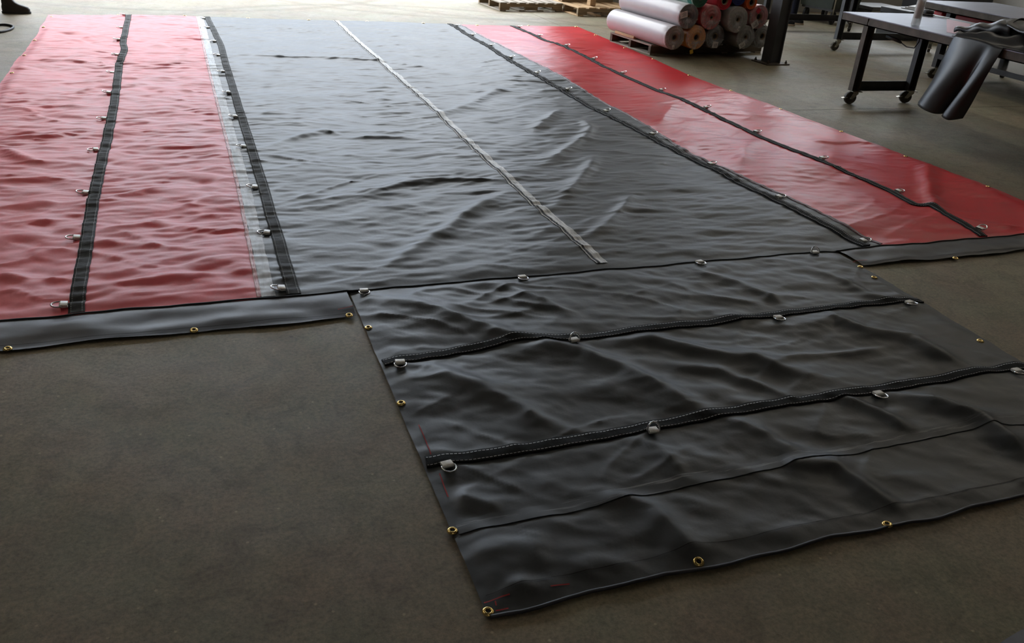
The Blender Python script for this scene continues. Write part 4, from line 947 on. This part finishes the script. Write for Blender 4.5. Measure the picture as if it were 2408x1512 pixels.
for i, (lab, x, y, sx, sy, sz, c) in enumerate((('flat grey steel box stacked under the back wall at left', 11.7, 8.7, 0.35, 0.3, 0.30, (0.10, 0.10, 0.10)), ('wide black steel cabinet standing at the back right', 12.9, 8.4, 0.6, 0.4, 0.85, (0.02, 0.02, 0.022)), ('long low grey crate beyond the near table top', 11.3, 7.3, 0.55, 0.28, 0.42, (0.05, 0.05, 0.05)))):
    t = thing('storage_box', lab, 'box', (x, y, 0), 0.05*i)
    bm_ = pm('box_paint_%d' % i, c, 0.5, var=0.2)
    part('box_body', bm_, t, lambda b: b.box((-sx, -sy, 0), (sx, sy, sz*0.8), bev=0.006))
    part('box_lid', bm_, t, lambda b: b.box((-sx-0.008, -sy-0.008, sz*0.8+0.001), (sx+0.008, sy+0.008, sz), bev=0.006))
    part('rim_strip', ZINC, t, lambda b: b.box((-sx-0.01, -sy-0.012, sz*0.74), (sx+0.01, -sy-0.001, sz*0.79)))
# bright offcuts of sheet on the low crate
t = thing('sheet_offcut', 'pale grey sheet offcuts lying on the low crate', 'sheet', (11.3, 7.3, 0.421), 0.3)
for k in range(3): part('offcut', pm('pale_grey_sheet', (0.30, 0.30, 0.29), 0.5, var=0.1), t, lambda b: b.box((-0.35+0.05*k, -0.16, 0.001+0.013*k), (0.30-0.04*k, 0.14, 0.012+0.013*k), rotm(z=0.12*k)))

# ------------------------------------------------------------------ hose on the floor at the far left
t = thing('floor_hose', 'loop of dark hose lying on the floor at the left edge', 'hose', (-1.35, 6.75, 0))
def hose(b):
    P = [G(u, v, 0.012) for u, v in ((-60, 64), (-30, 60), (0, 58), (14, 58), (25, 60), (31, 63), (28, 67), (18, 71), (6, 74), (-10, 76), (-40, 77), (-70, 74))]
    P = [Vector((p[0]+1.35, p[1]-6.75, 0.012)) for p in P]; Q = []
    for i in range(len(P)-1):
        p0, p1, p2, p3 = P[max(i-1, 0)], P[i], P[i+1], P[min(i+2, len(P)-1)]
        for k in range(5):
            f = k/5; Q.append(0.5*((2*p1)+(p2-p0)*f+(2*p0-5*p1+4*p2-p3)*f*f+(3*p1-p0-3*p2+p3)*f**3))
    b.tube(Q, 0.0115, 10)
part('hose', BLACKRUBBER, t, hose)
# corner of another tarp beside the viewer
q = [G(2335, 1512), G(2408, 1484)]
t = thing('folded_tarp', 'corner of a blue grey tarp lying at the lower right', 'tarp', (2.75, -2.72, 0))
GT = vinyl('blue_grey_vinyl', (0.10, 0.11, 0.14), 0.45)
part('cloth', GT, t, lambda b: b.grid([[(-0.33+0.7*i/16+0.35*(j/16)*0.6, 0.20-0.22*(i/16)*0-0.8*j/16+0.12*i/16, 0.010+0.006*math.sin(i*0.9+j*0.5)+0.004*math.sin(j*1.7)) for i in range(17)] for j in range(17)]))

# ------------------------------------------------------------------ workers
SKIN = pm('skin', (0.50, 0.30, 0.22), 0.5, var=0.06)
def skinned(name, verts, edges, radii, mat, parent, root=0, sub=2):
    me = bpy.data.meshes.new(name); me.from_pydata(verts, edges, [])
    o = link(name, me, mat, parent)
    o.modifiers.new('skin', 'SKIN')
    sv = me.skin_vertices[0].data
    for i, r in enumerate(radii): sv[i].radius = (r, r) if not isinstance(r, tuple) else r; sv[i].use_root = (i == root)
    s = o.modifiers.new('sub', 'SUBSURF'); s.levels = sub; s.render_levels = sub
    o.modifiers['skin'].use_smooth_shade = True
    return o
def boot(parent, x, y, rz, up, sole, tall=0.17, lace=None):
    M = rotm(z=rz, loc=(x, y, 0)); n = 28
    def ring(z, yc, hl, hw, k=0.0):
        out = []
        for i in range(n):
            a = 2*math.pi*i/n; ca, sa = math.cos(a), math.sin(a)
            ww = hw*(1-0.16*max(0, -sa))*(1-0.10*math.exp(-((sa-0.0)/0.3)**2)*k)
            out.append(tuple(M @ Vector((ww*math.copysign(abs(ca)**0.75, ca), yc+hl*math.copysign(abs(sa)**0.85, sa), z))))
        return out
    rows = [ring(0.022, 0.075, 0.140, 0.048, 1), ring(0.045, 0.075, 0.142, 0.050, 1), ring(0.068, 0.068, 0.134, 0.047, 1), ring(0.085, 0.050, 0.112, 0.043), ring(0.100, 0.030, 0.088, 0.041), ring(0.120, 0.012, 0.070, 0.041), ring(tall, 0.002, 0.058, 0.045), ring(tall+0.05, -0.002, 0.056, 0.049)]
    o = part('boot', up, parent, lambda b: (b.grid(rows, closed_u=True), b.add(rows[-1], [tuple(range(n))])))
    rs = [ring(0.0, 0.075, 0.145, 0.051, 1), ring(0.020, 0.075, 0.150, 0.053, 1), ring(0.0215, 0.075, 0.143, 0.050, 1)]
    part('sole', sole, o, lambda b: (b.grid(rs, closed_u=True), b.add(rs[0], [tuple(reversed(range(n)))]), b.add(rs[-1], [tuple(range(n))])))
    if lace:
        part('laces', lace, o, lambda b: [b.tube([tuple(M @ Vector((sx*0.030, 0.10-0.022*k, 0.088+0.010*k))) for sx in (-1, -0.4, 0.4, 1)], 0.003, 6) for k in range(4)])
    return o
def person(label, loc, rz, stance, cloth_t, cloth_s, hair, bootm, solem, lacem, tall):
    t = thing('person', label, 'person', loc, rz)
    fl, fr = stance                                           # foot positions (x, y) of left and right foot
    V, E, Rr = [], [], []
    def add(p, r, par=None):
        V.append(p); Rr.append(r)
        if par is not None: E.append((par, len(V)-1))
        return len(V)-1
    pel = add((0, 0, 0.96), 0.12); sp = add((0, 0, 1.14), 0.115, pel); ch = add((0, 0.01, 1.34), 0.135, sp); nk = add((0, 0.0, 1.49), 0.052, ch); hd = add((0, 0.015, 1.58), 0.075, nk); hd2 = add((0, 0.02, 1.67), 0.088, hd); add((0, 0.01, 1.74), 0.06, hd2)
    for s, ft in ((-1, fl), (1, fr)):
        hp = add((0.10*s, 0, 0.90), 0.085, pel); kn = add(((0.10*s+ft[0])/2, ft[1]*0.5+0.03, 0.50), 0.055, hp); add((ft[0], ft[1], 0.12), 0.040, kn)
        sh = add((0.19*s, 0, 1.42), 0.055, ch); el = add((0.25*s, 0.0, 1.14), 0.042, sh); wr = add((0.27*s, 0.12, 0.94), 0.028, el); pa = add((0.27*s, 0.17, 0.88), 0.030, wr)
        for k, (dx, ln) in enumerate(((-0.026, 0.062), (-0.009, 0.072), (0.009, 0.068), (0.026, 0.052))):
            a = add((0.27*s+dx, 0.20, 0.852), 0.0085, pa); b_ = add((0.27*s+dx, 0.20+ln*0.4, 0.852-ln*0.5), 0.008, a); add((0.27*s+dx, 0.20+ln*0.4, 0.852-ln*0.95), 0.007, b_)
        a = add((0.27*s-0.035*s, 0.175, 0.885), 0.009, pa); add((0.27*s-0.055*s, 0.20, 0.855), 0.008, a)
    skinned('body', V, E, Rr, SKIN, t)
    part('nose', SKIN, t, lambda b: b.add([(0, 0.098, 1.66), (-0.016, 0.098, 1.615), (0.016, 0.098, 1.615), (0, 0.128, 1.618)], [(0, 1, 3), (0, 3, 2), (1, 2, 3)], True))
    for s in (-1, 1):
        part('eye', BLACKRUBBER, t, lambda b: b.lathe([(0, 0.011), (0.008, 0.007), (0.011, 0)], 10, rotm(x=-math.pi/2, loc=(0.032*s, 0.093, 1.66))))
        part('ear', SKIN, t, lambda b: b.lathe([(0, 0.018), (0.016, 0.012), (0.024, 0.0)], 12, rotm(y=math.pi/2*s, loc=(0.082*s, 0.01, 1.64))))
    part('mouth', pm('lips', (0.35, 0.14, 0.12), 0.5), t, lambda b: b.box((-0.024, 0.088, 1.583), (0.024, 0.100, 1.590)))
    part('hair', hair, t, lambda b: b.lathe([(0.088, 0.0), (0.099, 0.03), (0.094, 0.07), (0.065, 0.105), (0, 0.118)], 20, rotm(x=0.28, loc=(0, 0.008, 1.665))))
    # trousers and shirt follow the body
    V2, E2, R2 = [(0, 0, 1.02), (0, 0, 0.94)], [(0, 1)], [0.135, 0.14]
    for s, ft in ((-1, fl), (1, fr)):
        i = len(V2); V2 += [(0.10*s, 0, 0.86), ((0.10*s+ft[0])/2, ft[1]*0.5+0.03, 0.50), (ft[0], ft[1], tall), (ft[0], ft[1]-0.004, tall-0.06)]; R2 += [0.105, 0.080, 0.072, 0.074]; E2 += [(1, i), (i, i+1), (i+1, i+2), (i+2, i+3)]
    skinned('trousers', V2, E2, R2, cloth_t, t)
    V3 = [(0, 0, 0.99), (0, 0, 1.14), (0, 0.01, 1.34), (0, 0, 1.45)]; E3 = [(0, 1), (1, 2), (2, 3)]; R3 = [0.145, 0.138, 0.155, 0.075]
    for s in (-1, 1):
        i = len(V3); V3 += [(0.19*s, 0, 1.42), (0.25*s, 0, 1.14), (0.268*s, 0.11, 0.965)]; R3 += [0.072, 0.056, 0.044]; E3 += [(2, i), (i, i+1), (i+1, i+2)]
    skinned('shirt', V3, E3, R3, cloth_s, t)
    for ft in stance: boot(t, ft[0], ft[1]-0.02, 0.0, bootm, solem, 0.15, lacem)
    return t
LEATHER = pm('dark_leather', (0.020, 0.016, 0.013), 0.5, var=0.3, scale=14, bump=0.25, bscale=25)
BSOLE = pm('black_sole', (0.014, 0.012, 0.010), 0.7)
person('standing worker in dark trousers and black leather boots beyond the red corner', (-1.40, 7.86, 0), -math.pi/2, ((-0.05, -0.22), (0.055, 0.19)), pm('charcoal_cloth', (0.022, 0.020, 0.022), 0.8, var=0.2), pm('grey_shirt', (0.10, 0.10, 0.11), 0.8), pm('brown_hair', (0.05, 0.03, 0.02), 0.6), LEATHER, BSOLE, pm('grey_lace', (0.12, 0.11, 0.10), 0.7), 0.24)
person('standing worker in navy trousers and black shoes with tan soles behind the column', (9.70, 8.42, 0), -2.35, ((-0.17, 0.06), (0.13, -0.04)), pm('navy_cloth', (0.012, 0.014, 0.032), 0.8, var=0.2), pm('olive_shirt', (0.12, 0.12, 0.08), 0.8), pm('black_hair', (0.02, 0.016, 0.012), 0.6), pm('black_shoe', (0.012, 0.012, 0.015), 0.5), pm('tan_sole', (0.36, 0.26, 0.17), 0.6), pm('white_lace', (0.5, 0.5, 0.5), 0.6), 0.17)

# ------------------------------------------------------------------ unseen building added across the yard to dim sky reflections
t = thing('reflection_blocker', 'unseen blue grey building added outside the bay door to dim sky reflections', 'building', (0, 26.0, -0.01))
FAC = pm('blocker_siding', (0.30, 0.36, 0.46), 0.7, var=0.06, scale=0.5)
part('blocker_facade', FAC, t, lambda b: b.box((-40, 0, 0), (50, 6, 8.0)))
part('blocker_roof_edge', pm('blocker_roof_trim', (0.35, 0.35, 0.36), 0.5), t, lambda b: b.box((-40.2, -0.2, 8.001), (50.2, 6.2, 8.3)))
for x in (-18, -6, 8, 20): part('blocker_roller_door', pm('blocker_roller_door', (0.22, 0.23, 0.25), 0.6), t, lambda b: b.box((x, -0.06, 0.0), (x+4, -0.001, 4.2)))
